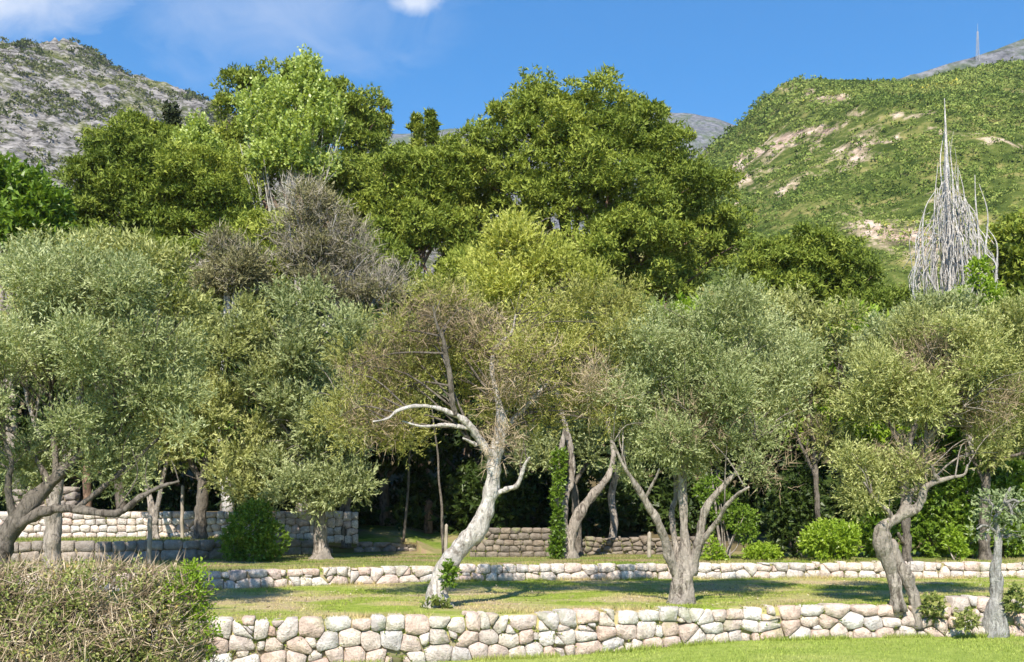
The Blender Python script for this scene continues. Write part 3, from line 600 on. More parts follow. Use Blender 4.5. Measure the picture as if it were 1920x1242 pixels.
tree('olive_tree', 'dark trunked olive in front of the upper stone wall', 'tree', G_OL, 34.6, [
 ([(374, 1016, 34), (374, 985, 30), (378, 940, 27), (384, 890, 22), (395, 830, 16), (410, 770, 11), (425, 700, 7)], .4),
 ([(380, 910, 14), (350, 850, 11), (330, 790, 8)], .4), ([(388, 870, 13), (430, 820, 10), (460, 770, 7)], -.5)],
 [(440, 590, 85, 60), (370, 650, 80, 70), (450, 680, 90, 75, -.3), (400, 760, 90, 70), (360, 840, 60, 55), (450, 830, 75, 60, -.4), (410, 890, 60, 40), (300, 760, 60, 70), (440, 905, 45, 35, -.4), (340, 890, 50, 35)],
 'olive_far', M['olive'], M['bark_dark'], 4800, 27, twn=50)
tree('olive_tree', 'thin two stemmed olive before the upper wall at left', 'tree', G_OL, 34.8, [
 ([(290, 1015, 24), (288, 985, 20), (284, 950, 17), (276, 915, 14), (262, 870, 10), (250, 820, 6)], .4), ([(290, 985, 16), (297, 945, 13), (305, 900, 11), (318, 850, 7)], -.3)],
 [(240, 820, 70, 50), (310, 830, 60, 50), (270, 770, 80, 50)], 'olive_far', M['olive'], M['bark'], 1100, 28, twn=20)
ivt = tree('ivy_clad_tree', 'tall yellow green tree with ivy covered leaning trunk behind the central olive', 'tree', None, 34.2, [
 ([(1066, 1048, 40), (1068, 1015, 33), (1075, 985, 27), (1095, 950, 25), (1120, 918, 21), (1140, 893, 15), (1150, 850, 11), (1135, 780, 9), (1110, 700, 7), (1080, 600, 5)], .6),
 ([(1062, 1020, 26), (1056, 975, 21), (1062, 930, 19), (1072, 895, 18), (1070, 840, 15), (1050, 760, 12), (1030, 660, 9), (1000, 560, 6), (985, 470, 4)], .5),
 ([(1055, 985, 24), (1047, 940, 22), (1046, 895, 20), (1052, 850, 14), (1060, 800, 9)], -.3)],
 [(930, 490, 55, 55), (1000, 465, 55, 50), (1050, 520, 55, 55), (950, 560, 65, 60), (1100, 560, 50, 50), (1140, 600, 45, 50), (1040, 620, 80, 60), (930, 640, 60, 60), (1020, 540, 60, 60), (1110, 660, 70, 50), (970, 430, 30, 25), (1040, 435, 28, 30), (905, 520, 35, 40)],
 'olive_far', M['yellow_leaf'], M['bark'], 4600, 29, twn=70, dry=([(960, 600, 60, 50), (1040, 560, 60, 50)], 300))
r = np.random.default_rng(77); Lv = lobes_px([(1046, 1000, 9, 46, -.5), (1046, 930, 8, 40, -.45), (1048, 870, 10, 30, -.3), (1040, 1030, 8, 20, -.5)], 34.2); add_crown(ivt, Lv, 'small', M['ivy'], 700, 77, r, 'ivy')
tree('olive_tree', 'grey leaved olive hanging low behind the ivy covered trunk', 'tree', G_OL, 36, [
 ([(1080, 1040, 30), (1082, 1000, 24), (1080, 940, 20), (1070, 880, 16), (1060, 800, 10)], .2), ([(1076, 910, 12), (1110, 850, 9), (1140, 790, 6)], .3)],
 [(1060, 800, 75, 70), (1130, 790, 60, 70), (1080, 730, 80, 60), (1120, 860, 50, 40), (1010, 830, 40, 50)], 'olive_far', M['olive_grey'], M['bark_dark'], 2000, 30, twn=30)
tree('olive_tree', 'olive with thin dark stems behind the round lime bush', 'tree', G_OL, 33.5, [
 ([(1536, 1046, 16), (1535, 1000, 14), (1532, 930, 13), (1528, 860, 11), (1520, 780, 9), (1525, 700, 6)], .3), ([(1532, 900, 9), (1500, 830, 7), (1470, 760, 5)], .3), ([(1530, 870, 9), (1565, 800, 7), (1590, 730, 5)], -.3)],
 [(1540, 620, 65, 55), (1480, 690, 60, 65), (1580, 680, 70, 60), (1530, 750, 80, 60), (1480, 620, 50, 50, .6), (1600, 760, 50, 50), (1420, 610, 60, 50, .8), (1545, 840, 50, 50)],
 'olive_far', M['olive'], M['bark_dark'], 3800, 31, twn=50, dry=([(1500, 800, 60, 50), (1470, 740, 40, 40)], 300))
tree('olive_tree', 'olive with dark upright trunk behind the split trunk one', 'tree', G_OL, 31.6, [
 ([(1700, 1062, 24), (1700, 1015, 22), (1698, 960, 21), (1697, 900, 18), (1705, 840, 14), (1722, 780, 10), (1740, 700, 6)], .3), ([(1700, 1025, 12), (1690, 1012, 10), (1684, 1000, 7)], -.2), ([(1700, 860, 12), (1670, 800, 9), (1650, 730, 5)], .3)],
 [(1720, 650, 80, 60), (1660, 640, 60, 50), (1780, 610, 60, 45), (1690, 740, 70, 60), (1640, 700, 50, 50), (1760, 710, 70, 70)], 'olive_far', M['olive_grey'], M['bark_dark'], 2900, 32, twn=40)
tree('olive_tree', 'olive with dark trunk beyond the low wall at the right edge', 'tree', G_OL, 33.0, [
 ([(1848, 1052, 30), (1846, 1010, 26), (1845, 960, 22), (1850, 900, 18), (1865, 840, 13), (1880, 760, 7)], .3), ([(1850, 890, 12), (1880, 862, 11), (1920, 850, 8), (1960, 842, 5)], -1), ([(1848, 910, 11), (1815, 840, 8), (1800, 780, 5)], .2)],
 [(1860, 650, 70, 60), (1920, 660, 60, 70), (1830, 740, 70, 60), (1900, 780, 70, 60), (1950, 720, 60, 80), (1820, 840, 60, 40)], 'olive_far', M['olive'], M['bark_dark'], 3200, 33, twn=40)
tree('olive_tree', 'rounded olive behind the left limb of the sinuous one', 'tree', G_OL, 37.5, [
 ([(648, 1022, 28), (648, 980, 24), (650, 920, 20), (660, 850, 15), (675, 780, 10), (690, 700, 6)], .2), ([(655, 880, 12), (700, 820, 9), (730, 760, 5)], .2)],
 [(680, 640, 70, 55), (740, 680, 70, 60), (640, 690, 55, 55), (700, 740, 80, 60), (760, 750, 60, 50), (650, 790, 50, 50), (720, 810, 60, 35)], 'olive_far', M['olive'], M['bark_dark'], 3400, 34, twn=40)
# pale pollarded tree at the right edge
pal = tree('pollarded_tree', 'small silvery lichen covered pollarded tree on the front wall at the right edge', 'tree', None, 22.95, [
 ([(1858, 1168, 44), (1864, 1140, 36), (1869, 1100, 32), (1867, 1065, 27), (1871, 1030, 18), (1869, 1000, 17), (1868, 985, 15)], .1),
 ([(1868, 995, 12), (1866, 975, 11), (1874, 958, 11), (1882, 944, 11), (1888, 930, 10), (1894, 915, 6)], -.2),
 ([(1868, 998, 9), (1854, 988, 8), (1842, 986, 6), (1832, 992, 4)], -.3), ([(1872, 962, 8), (1858, 944, 7), (1845, 938, 6), (1834, 933, 4)], .3),
 ([(1880, 948, 8), (1898, 938, 8), (1912, 942, 6), (1926, 934, 4)], -.3), ([(1870, 1005, 8), (1888, 1008, 6), (1896, 1000, 4)], .3), ([(1886, 938, 8), (1896, 958, 7), (1897, 985, 4)], -.2), ([(1855, 990, 6), (1848, 1003, 5), (1850, 1015, 3)], -.1)],
 [(1880, 950, 40, 30), (1845, 985, 25, 25), (1905, 985, 30, 30), (1850, 940, 25, 15)], 'small', M['lichen'], M['bark_lichen'], 170, 35, twn=40, sink=.5)

# ------------------------------------------------------------------ background trees
def back_tree(name, label, cat, group, px, Y, lobes, leaf, mat, bark, n, seed, tw=.35, clump=None, lean=0):
    r = np.random.default_rng(seed); x = pxX(px, Y); z = float(gz(x, Y)); L = lobes_px(lobes, Y)
    root = empty(name, (x, Y, z)); tag(root, label, cat, group); rl = np.array(root.location)
    top = max(L, key=lambda l: l[0][2])[0]; low = min(l[0][2] for l in L)
    b = np.array([x, Y, z-.3]); tp = [(*b, tw), (*(b*.6+top*.4+np.array([r.normal(0, .3), 0, 0])), tw*.72), (*(b*.25+top*.75+np.array([r.normal(0, .3), .2, 0])), tw*.45), (*top, tw*.15)]
    V, a, c = tube(tp, 9, 6, .08, seed); obj('trunk', mesh('trunk', V-rl, [a, c], smooth=True), bark, root)
    tubes = []
    for q, rad in L:
        hz = np.clip((q[2]-z)*.62/(top[2]-z), .18, .85); s = np.array([np.interp(hz, [0, .4, .75, 1], [t_[k] for t_ in tp]) for k in range(4)])
        m = (s[:3]+q)/2+np.array([0, 0, -.1*np.linalg.norm(q-s[:3])]); tubes.append(tube([(*s[:3], s[3]*.6), (*m, s[3]*.4), (*q, s[3]*.15)], 6, 3, 0))
        for _ in range(3):
            e = q+nrm(r.normal(0, 1, 3))*rad*.8; tubes.append(tube([(*(m+q)*.5, s[3]*.25), (*((m+q)*.25+e*.5+np.array([0, 0, .1])), s[3]*.15), (*e, .012)], 4, 2, 0))
    V, Fc = join_tubes(tubes); obj('branches', mesh('branches', V-rl, Fc), bark, root)
    if leaf == 'pine':
        cl_ = subclumps(L, int(clump[0]*1.5), (clump[1][0]*.75, clump[1][1]*.9), r, .85, .75); n = int(n*1.75)
        C = np.array([c[0] for c in cl_]); R = np.array([c[1] for c in cl_])
        i = np.repeat(np.arange(len(C)), n//len(C)); d = nrm(r.normal(0, 1, (len(i), 3))); d[:, 2] = np.where(d[:, 2] < -.25, -d[:, 2], d[:, 2])
        p = C[i]+d*R[i]*(1-.45*r.random(len(i))**1.5)[:, None]
        dd = nrm(d*.6+np.array([0, -.1, .35])+r.normal(0, .5, d.shape)); nl = 4
        B = np.repeat(p, nl, 0); D = nrm(np.repeat(dd, nl, 0)+r.normal(0, .75, (len(B), 3)))
        ct = np.clip(.5*r.random(len(C))+(fbm(C*.22, 2, seed)-.3)*1.2, 0, 1); off = r.uniform(-.08, .12); tn = np.clip(off+np.repeat(ct[i]*.5+r.random(len(i))*.22, nl)+r.random(len(B))*.28, 0, 1)
        B = B+r.normal(0, .07, B.shape); V, Fq = leaf_tris(B, D, .205*Y/50, .088*Y/50, r, .3)
        obj('crown', mesh('crown', V-rl, Fq, tn), mat, root)
    else: add_crown(root, L, leaf, mat, n, seed, r)
    return root
G_P = 'pines behind the olive grove'
bp = lambda *a, **k: back_tree(*a, **k)
bp('pine_tree', 'big broad domed pine rising at centre right', 'tree', G_P, 1150, 52, [(1020, 200, 75, 45), (1120, 205, 85, 50), (960, 255, 80, 60), (1060, 270, 110, 70, -1), (1180, 270, 100, 70), (930, 330, 70, 70), (1020, 370, 100, 70, -1), (1140, 370, 120, 80, -2), (1260, 340, 100, 80, -1), (1330, 400, 75, 80), (1230, 450, 120, 70, -2), (1120, 480, 110, 60, -2), (1340, 470, 65, 55), (890, 290, 40, 60), (1000, 460, 80, 60), (1260, 530, 90, 40, -2)],
   'pine', M['pine'], M['bark_pine'], 21000, 41, tw=.5, clump=(330, (.55, 1.15)))
bp('pine_tree', 'tall pine standing behind the pale green poplar', 'tree', G_P, 590, 60, [(560, 160, 55, 40), (480, 180, 50, 40), (620, 200, 70, 60), (440, 260, 45, 60), (680, 250, 55, 60), (560, 260, 90, 70), (720, 320, 60, 60), (640, 330, 80, 60), (450, 350, 70, 60), (690, 400, 70, 55), (440, 210, 30, 40)],
   'pine', M['pine'], M['bark_pine'], 12500, 42, tw=.45, clump=(190, (.6, 1.2)))
bp('pine_tree', 'low bushy pine left of the poplar trunk', 'tree', G_P, 330, 48, [(240, 300, 80, 55), (330, 350, 80, 50), (200, 360, 80, 60), (400, 400, 70, 55), (280, 420, 100, 50), (160, 420, 70, 50), (390, 330, 50, 40), (430, 440, 50, 35)],
   'pine', M['pine'], M['bark_pine'], 11000, 43, tw=.35, clump=(170, (.5, 1.0)))
bp('pine_tree', 'rounded pine crown rising under the rocky slope', 'tree', G_P, 250, 58, [(250, 270, 60, 40), (310, 280, 50, 40), (200, 300, 40, 40)], 'pine', M['pine'], M['bark_pine'], 3500, 44, tw=.3, clump=(60, (.5, 1.0)))
bp('pine_tree', 'small pine in the gap between the poplar and the domed pine', 'tree', G_P, 800, 50, [(800, 330, 45, 40), (745, 320, 50, 45), (860, 320, 45, 50), (760, 370, 55, 50), (820, 360, 45, 60), (790, 430, 70, 50), (850, 420, 50, 60), (720, 440, 55, 45), (870, 480, 55, 45)],
   'pine', M['pine'], M['bark_pine'], 8500, 45, tw=.3, clump=(130, (.45, .95)))
bp('pine_tree', 'spreading low pine right of the domed pine', 'tree', G_P, 1500, 47, [(1450, 500, 70, 40), (1540, 490, 70, 45), (1610, 530, 65, 45), (1500, 550, 80, 40), (1420, 560, 60, 40), (1590, 575, 70, 30), (1500, 460, 40, 30)],
   'pine', M['pine'], M['bark_pine'], 7500, 46, tw=.3, clump=(120, (.45, .95)))
for k, (px, Y, lb, lob) in enumerate(((875, 56, 'pine filling the dip left of the domed pine', [(880, 330, 50, 55), (850, 400, 60, 55), (900, 430, 60, 60), (760, 430, 60, 50), (930, 480, 70, 50)]), (150, 46, 'pine mass just above the left olives', [(110, 470, 80, 40), (200, 480, 80, 40), (150, 520, 100, 40), (50, 510, 60, 40)]), (650, 47, 'pine foliage behind the half bare brown tree', [(640, 480, 70, 50), (720, 500, 60, 50), (680, 560, 100, 45), (560, 540, 70, 50), (790, 560, 70, 45)]), (900, 46, 'pine foliage left of the tall yellow green tree', [(870, 530, 60, 45), (940, 540, 60, 45), (890, 590, 80, 40), (1000, 580, 60, 40)]), (1680, 46, 'pine foliage left of the bleached dead tree', [(1660, 590, 60, 35), (1720, 600, 60, 30), (1600, 610, 60, 30)]), (490, 46.5, 'pine foliage below the poplar trunk', [(470, 560, 60, 40), (540, 590, 60, 40), (420, 590, 60, 35), (500, 450, 55, 50), (530, 510, 60, 45), (450, 500, 45, 40)]), (320, 46, 'pine foliage between the left olives and the brown bush', [(300, 480, 60, 35), (360, 500, 60, 40), (320, 540, 80, 35)]))):
    bp('pine_tree', lb, 'tree', G_P, px, Y, lob, 'pine', M['pine'], M['bark_pine'], 4200, 240+k, tw=.25, clump=(75, (.5, 1.0)))
G_S = 'far pines on the skyline'
for k, (px, py, s, lb) in enumerate(((715, 195, 1.0, 'thin pine tip left of the skyline notch'), (782, 226, .55, 'small umbrella shaped pine on the skyline notch'), (808, 218, .5, 'narrow pine spire on the skyline notch'), (1240, 215, 1.2, 'small pine topping the right shoulder of the domed pine'))):
    bp('skyline_pine', lb, 'tree', G_S, px, 64, [(px, py, 11*s, 12*s), (px-6*s, py+24*s, 14*s, 9*s), (px+8*s, py+34*s, 13*s, 9*s), (px, py+55*s, 16*s, 14*s), (px+2, py+90*s, 18*s, 18*s)], 'pine', M['pine'], M['bark_pine'], 420, 60+k, tw=.10, clump=(26, (.16, .36)))
pop = bp('poplar_tree', 'tall pale green poplar with white trunk', 'tree', 'poplars', 478, 50, [(575, 150, 32, 42), (540, 200, 45, 50), (600, 210, 42, 55), (480, 230, 38, 70), (560, 270, 60, 50), (620, 270, 30, 45), (500, 300, 40, 30), (600, 315, 42, 25), (470, 170, 20, 30), (545, 310, 40, 25), (450, 270, 25, 45), (640, 250, 20, 45), (480, 320, 30, 25)],
   'poplar', M['poplar'], M['bark_poplar'], 3000, 47, tw=.14)
bp('poplar_tree', 'smaller pale green poplar beside the dark cypress', 'tree', 'poplars', 375, 52, [(370, 250, 20, 25), (360, 285, 32, 30), (395, 290, 25, 28), (375, 315, 30, 18)], 'poplar', M['poplar'], M['bark_poplar'], 620, 48, tw=.16)
bp('cypress_tree', 'narrow dark cypress against the rocky slope', 'tree', None, 322, 62, [(322, 215, 6, 22), (322, 245, 10, 25), (322, 280, 13, 30), (323, 320, 15, 35), (323, 370, 16, 40)], 'big', M['cypress'], M['bark_dark'], 900, 49, tw=.15)
bp('deciduous_tree', 'bright green leafy tree at the left edge below the rocky slope', 'tree', None, 30, 42, [(20, 350, 60, 40), (80, 390, 45, 40), (-30, 380, 60, 60), (30, 420, 75, 45), (90, 440, 35, 30), (-20, 320, 40, 30)], 'big', M['green'], M['bark'], 2600, 50, tw=.3)
# leafless brownish trees in the middle
def brown_tree(label, px, Y, lobes, n, seed, leafn, lm='brown'):
    o = bp('bare_tree', label, 'tree', 'half bare brown trees', px, Y, lobes, 'olive_far', M[lm], M['bark_dead'], leafn, seed, tw=.25); r = np.random.default_rng(seed+1)
    L = lobes_px(lobes, Y); p, oo = sample(L, n, r, .75); V, Fq, tn = sprigs(p, oo, r, 6, .5, .42, .022, .6, .6, .5, .7, tris=True)
    tag(obj('dry_twigs', mesh('dry_twigs', V-np.array(o.location), Fq, tn), M['twig_grey'], o), kind='stuff')
brown_tree('bushy grey brown half bare tree in front of the poplar', 570, 43, [(570, 390, 55, 48), (550, 450, 50, 55), (620, 440, 65, 55), (590, 500, 80, 50), (670, 480, 50, 45), (690, 540, 65, 40), (640, 550, 80, 30), (735, 530, 40, 30)], 1300, 51, 2600)
brown_tree('small olive brown bush tree left of the half bare one', 430, 42, [(420, 480, 50, 35), (460, 500, 45, 35), (390, 510, 40, 30), (440, 530, 60, 25)], 350, 52, 1700)
bp('evergreen_tree', 'brownish green tree at the right edge beside the bleached dead tree', 'tree', None, 1915, 46, [(1900, 460, 40, 50), (1930, 520, 50, 60), (1890, 560, 30, 50), (1900, 600, 40, 40)], 'big', M['pine'], M['bark_dark'], 1500, 53, tw=.25)
bp('evergreen_tree', 'fresh green tree top at the foot of the bleached dead tree', 'tree', None, 1830, 39, [(1830, 560, 45, 35), (1790, 600, 60, 30), (1860, 600, 45, 35), (1835, 510, 18, 25)], 'broad', M['lime'], M['bark'], 1300, 54, tw=.2)
# shade-giving evergreen belt behind the olives
G_B = 'evergreens of the dark wood edge'
belt = [(60, 44, 'dark', 'dark evergreen behind the sloping parapet'), (230, 43, 'dark', 'dark evergreen behind the upper wall'), (420, 44, 'green', 'green tree above the end of the upper wall'), (560, 43, 'dark', 'dark evergreen behind the flared olive trunk'), (720, 42, 'dark', 'dark evergreen in the shaded gap left of the sinuous olive'), (880, 43, 'dark', 'dark evergreen directly behind the sinuous olive'),
        (1040, 44, 'dark', 'dark evergreen behind the ivy covered tree'), (1180, 43, 'dark', 'dark evergreen left of the many stemmed olive'), (1310, 42, 'lime', 'sunlit lime green tree behind the many stemmed olive'), (1430, 43, 'dark', 'dark evergreen right of the many stemmed olive'), (1580, 42, 'lime', 'yellow green tree behind the round lime bush'), (1730, 43, 'green', 'green tree behind the split trunk olive'), (1900, 42, 'green', 'green tree behind the right edge olives'), (2060, 43, 'dark', 'dark evergreen just beyond the right edge'), (2220, 42, 'green', 'outermost green tree at the right end of the wood edge'), (-110, 43, 'dark', 'outermost dark evergreen at the left end of the wood edge')]
rr = random.Random(4)
for k, (px, Y, mt, lb) in enumerate(belt):
    j = lambda a: rr.uniform(-a, a)
    bp('evergreen_tree', lb, 'tree', G_B, px, Y, [(px+j(20), 640+j(20), 95, 60), (px-70+j(15), 700+j(20), 75, 70), (px+70+j(15), 700+j(20), 75, 70), (px+j(20), 750, 100, 70, -1.2), (px-60+j(20), 810+j(20), 60, 40, -1), (px+60+j(20), 815+j(25), 60, 40, -1), (px+j(10), 850, 60, 30, .5)], 'big', M[mt], M['bark_dark'], 1700, 100+k, tw=.22)
G_U = 'shaded undergrowth shrubs'
ORD = ['first', 'second', 'third', 'fourth', 'fifth', 'sixth', 'seventh', 'eighth', 'ninth', 'tenth', 'eleventh', 'twelfth', 'thirteenth', 'fourteenth', 'fifteenth', 'sixteenth', 'seventeenth', 'eighteenth', 'nineteenth', 'twentieth', 'twenty-first', 'twenty-second']
k = 0
for px in range(-40, 2060, 96):
    Y = (46.5 if px < 640 else 41.5)+rr.uniform(-.8, 1.5); h = rr.uniform(885, 935)
    x = pxX(px, Y); bp('understory_shrub', 'dark shrub in the shade under the wood edge, '+ORD[k]+' from the left', 'shrub', G_U, px, Y, [(px, h, 60, 40), (px-35, h+35, 45, 40), (px+40, h+30, 45, 40), (px, 965, 70, 35)], 'big', M['dark'], M['bark_dark'], 600, 140+k, tw=.07); k += 1

# bleached dead tree
def dead_weeping():
    Y = 45; r = np.random.default_rng(5); root_p = P(1785, 700, Y); x, z = root_p[0], gz(root_p[0], Y)
    root = empty('dead_tree', (x, Y, z)); tag(root, 'tall bleached dead tree, a flame shaped sheaf of bare branches at right', 'tree'); rl = np.array(root.location)
    tp = [(x, Y, z-.3, .3), (*P(1784, 620, Y), .22), (*P(1780, 480, Y), .17), (*P(1776, 380, Y), .12), (*P(1774, 280, Y), .07), (*P(1771, 185, Y), .012)]
    V, a, c = tube(tp, 9, 6, .1, 3); obj('trunk', mesh('trunk', V-rl, [a, c], smooth=True), M['bark_dead'], root)
    def strand(w, tip, rad, lean=0, low=None):
        y0 = low or r.uniform(560, 640); dy = r.uniform(-1, 1)*(.3+abs(w)/60); cx = 1778
        q = [(cx+w*.55+3, y0, 1), (cx+w*.98, y0-(y0-tip)*.25, .9), (cx+w*1.02, y0-(y0-tip)*.5, .75), (cx+w*.95+lean*.5, y0-(y0-tip)*.80, .5), (cx+w*.66+lean, tip, .15)]
        return [(*P(a+r.normal(0, 4.5), b_, Y+dy*min(1, .3+i*.25)), rad*c_) for i, (a, b_, c_) in enumerate(q)]
    for w, tip in ((-58, 385), (-42, 352), (-24, 305), (-8, 240), (10, 265), (26, 320), (56, 328), (72, 345), (84, 420), (-64, 450), (44, 372), (90, 490)):
        V, a, c = tube(strand(w, tip, .055, 14 if w > 50 else 0), 6, 6, .15, 4); obj('branch', mesh('branch', V-rl, [a, c], smooth=True), M['bark_dead'], root)
    tubes = []
    for k in range(66):
        w = r.normal(8, 42); w = max(-64, min(92, w)); lim = 205+min(abs(w), 30)*4.6+max(abs(w)-30, 0)*1.3
        tubes.append(tube(strand(w, lim+25+abs(r.normal(0, 70)), r.uniform(.022, .042), r.normal(3, 9)), 3, 3, 0))
    for k in range(120):                                     # drooping sprays
        w = r.normal(8, 40); w = max(-60, min(88, w)); y0 = r.uniform(320+abs(w)*1.3, 500); dy = r.uniform(-1, 1); l = r.uniform(50, 130); sg = 1 if w > 0 else -1
        tubes.append(tube([(*P(1778+w*.8, y0, Y+dy), .03), (*P(1778+w*.97+sg*3, y0+l*.25, Y+dy), .028), (*P(1778+w*1.03+r.normal(0, 3), y0+l*.6, Y+dy), .02), (*P(1778+w*1.02+r.normal(0, 5), min(y0+l, 580), Y+dy), .008)], 3, 3, 0))
    for k in range(240):                                     # short side twigs
        w = r.normal(5, 40); w = max(-64, min(92, w)); yy = r.uniform(300+abs(w)*2.4, 580); q = P(1778+w, yy, Y+r.uniform(-1, 1)); e = q+np.array([r.normal(0, .2), r.normal(0, .2), r.uniform(-1.1, .6)])
        tubes.append(tube([(*q, .020), (*((q+e)/2+r.normal(0, .08, 3)), .016), (*e, .007)], 3, 2, 0))
    V, Fc = join_tubes(tubes); tag(obj('bare_twigs', mesh('bare_twigs', V-rl, Fc), M['bark_dead'], root), kind='stuff')
dead_weeping()

# ------------------------------------------------------------------ shrubs, thicket, stakes
def shrub(name, label, px, pyb, Y, lobes, leaf, mat, n, seed, group=None, stems=5, bark=None):
    r = np.random.default_rng(seed); x = pxX(px, Y); z = float(gz(x, Y)); L = lobes_px(lobes, Y); root = empty(name, (x, Y, z)); tag(root, label, 'shrub', group); rl = np.array(root.location)
    for k in range(stems):
        q = L[k % len(L)][0]+r.normal(0, .1, 3); b = np.array([x+r.normal(0, .08), Y+r.normal(0, .08), z-.05])
        V, a, c = tube([(*b, .028), (*(b*.6+q*.4+r.normal(0, .05, 3)), .022), (*q, .01)], 6, 3, .1, seed); obj('stem', mesh('stem', V-rl, [a, c], smooth=True), bark or M['bark'], root)
    add_crown(root, L, leaf, mat, n, seed, r, 'foliage'); return root
shrub('round_bush', 'round dark green glossy bush at left centre', 475, 1050, 32.6, [(470, 995, 48, 40), (445, 1020, 30, 28), (505, 1015, 34, 34), (480, 1035, 40, 18), (480, 960, 25, 20)], 'small', M['green'], 2300, 201)
shrub('round_bush', 'round lime green bush above the low wall at right', 1558, 1046, 32.4, [(1558, 1005, 50, 26), (1530, 1020, 28, 22), (1588, 1018, 26, 22), (1560, 1030, 44, 16)], 'small', M['lime'], 1900, 202)
shrub('leggy_shrub', 'leggy shrub with thin pale stems right of the many stemmed olive', 1360, 1046, 33.5, [(1350, 950, 30, 25), (1390, 975, 30, 25), (1330, 920, 25, 25), (1400, 1000, 20, 20)], 'small', M['green'], 800, 203, stems=6)
shrub('low_bush', 'low bright green bush at the foot of the leggy shrub', 1430, 1048, 33.2, [(1430, 1036, 26, 11), (1412, 1040, 14, 8), (1448, 1040, 14, 8)], 'small', M['lime'], 500, 204, stems=3)
G_H = 'glossy laurels behind the low wall at right'
for i, (px, lb) in enumerate(((1660, 'laurel bush left of the split trunk olive'), (1750, 'laurel bush right of the split trunk olive'), (1810, 'laurel bush between the split trunk olive and the silvery tree'), (1890, 'laurel bush behind the silvery pollarded tree'), (1490, 'laurel bush left of the round lime bush'))):
    shrub('laurel_bush', lb, px, 1046, 34.3+.3*(i % 2), [(px, 930, 42, 40), (px-24, 975, 32, 36), (px+26, 970, 34, 36), (px, 1010, 44, 32), (px+8, 890, 26, 22)], 'broad', M['green' if i != 4 else 'dark'], 1150, 210+i, G_H)
for i, (px, py, lb) in enumerate(((1790, 1020, 'bright leafy sprout over the low wall left of the silvery tree'), (1340, 1040, 'fresh green sprout by the foot of the leggy shrub stems'))):
    shrub('leafy_sprout', lb, px, 1046, 32.8, [(px, py, 16, 14), (px+10, py+14, 12, 10), (px-8, py-20, 9, 12)], 'small', M['lime'], 260, 225+i, stems=3)
# weeds at trunk feet
for i, (px, py, Y, rx, ry, lb) in enumerate(((842, 1080, 22.5, 9, 24, 'ivy sprig climbing the foot of the sinuous olive'), (818, 1140, 22.4, 26, 8, 'tuft of weeds around the base of the sinuous olive'), (1748, 1140, 22.8, 16, 22, 'weeds between the split trunk olive and the wall stones'), (1812, 1165, 22.5, 14, 16, 'weeds among the fallen stones beside the silvery tree'), (1905, 1125, 22.7, 14, 24, 'climbing weeds right of the silvery tree'))):
    Yb = Y; x = pxX(px, Yb); root = empty('weed_tuft', (x, Yb, float(gz(x, Yb)))); tag(root, lb, 'weeds', 'weeds at the tree feet')
    add_crown(root, lobes_px([(px, py, rx, ry, 0, .5)], Yb), 'small', M['thicket'] if i != 0 else M['ivy'], 75, 230+i, np.random.default_rng(230+i), 'leaves')
# thicket in the lower left corner
def thicket():
    Y = 17.6; r = np.random.default_rng(8); lob = [(60, 1122, 130, 66), (200, 1110, 120, 58), (310, 1122, 80, 58), (-60, 1140, 110, 80), (100, 1200, 170, 80, -.3), (280, 1200, 115, 75, -.3), (-80, 1220, 120, 80, -.2), (120, 1260, 200, 70, -.3), (330, 1250, 70, 60, -.2)]
    L = lobes_px(lob, Y); x = pxX(150, Y); root = empty('bramble_thicket', (x, Y, float(gz(x, Y)))); tag(root, 'tangled thicket of dry brown stems and small leaves in the lower left corner', 'thicket'); rl = np.array(root.location)
    p, o = sample(L, 15000, r, .4, .36, 2.0, 3); sl = np.array([.55, -.15, .45])
    n = len(p); d = nrm(r.normal(0, .55, (n, 3))+sl*r.choice([1, 1, 1, -.4], n)[:, None]+o*.25); ln = r.uniform(.12, .48, n)[:, None]; w = r.uniform(.010, .022, n)[:, None]
    s = nrm(np.cross(d, np.array([.2, -1, .3])+r.normal(0, .3, (n, 3)))); s2 = np.cross(d, s)
    V = np.stack([p-s*w*.5, p+s*w*.5, p+s2*w, p+d*ln], 1).reshape(-1, 3); i = np.arange(n)[:, None]*4
    Fq = np.vstack([i+np.array([[0, 1, 3]]), i+np.array([[1, 2, 3]]), i+np.array([[2, 0, 3]])])
    tag(obj('dry_stems', mesh('dry_stems', V-rl, Fq, np.tile(r.random(n), 3)), M['twig'], root), 'tangle of dry brown stems', kind='stuff')
    p, o = sample(L, 7200, r, .4, .42, 1.4, 12); 
    V, F2, tn = sprigs(p, o, r, 6, .16, .06, .034, .3, .7, .6, 1.0, tv=(.6, .4), tscale=1.5); tag(obj('foliage', mesh('foliage', V-rl, F2, tn), M['thicket'], root), kind='stuff')
    p, o = sample(lobes_px([(350, 1130, 38, 60, -.2), (378, 1200, 22, 50, -.3), (370, 1090, 16, 28)], Y), 420, r, .6)
    V, F2, tn = sprigs(p, o, r, 6, .18, .065, .036, .6, .7, .5, 1.0); tag(obj('green_shoots', mesh('green_shoots', V-rl, F2, tn), M['lime'], root), 'fresh yellow green shoots along the edge', kind='stuff')
thicket()
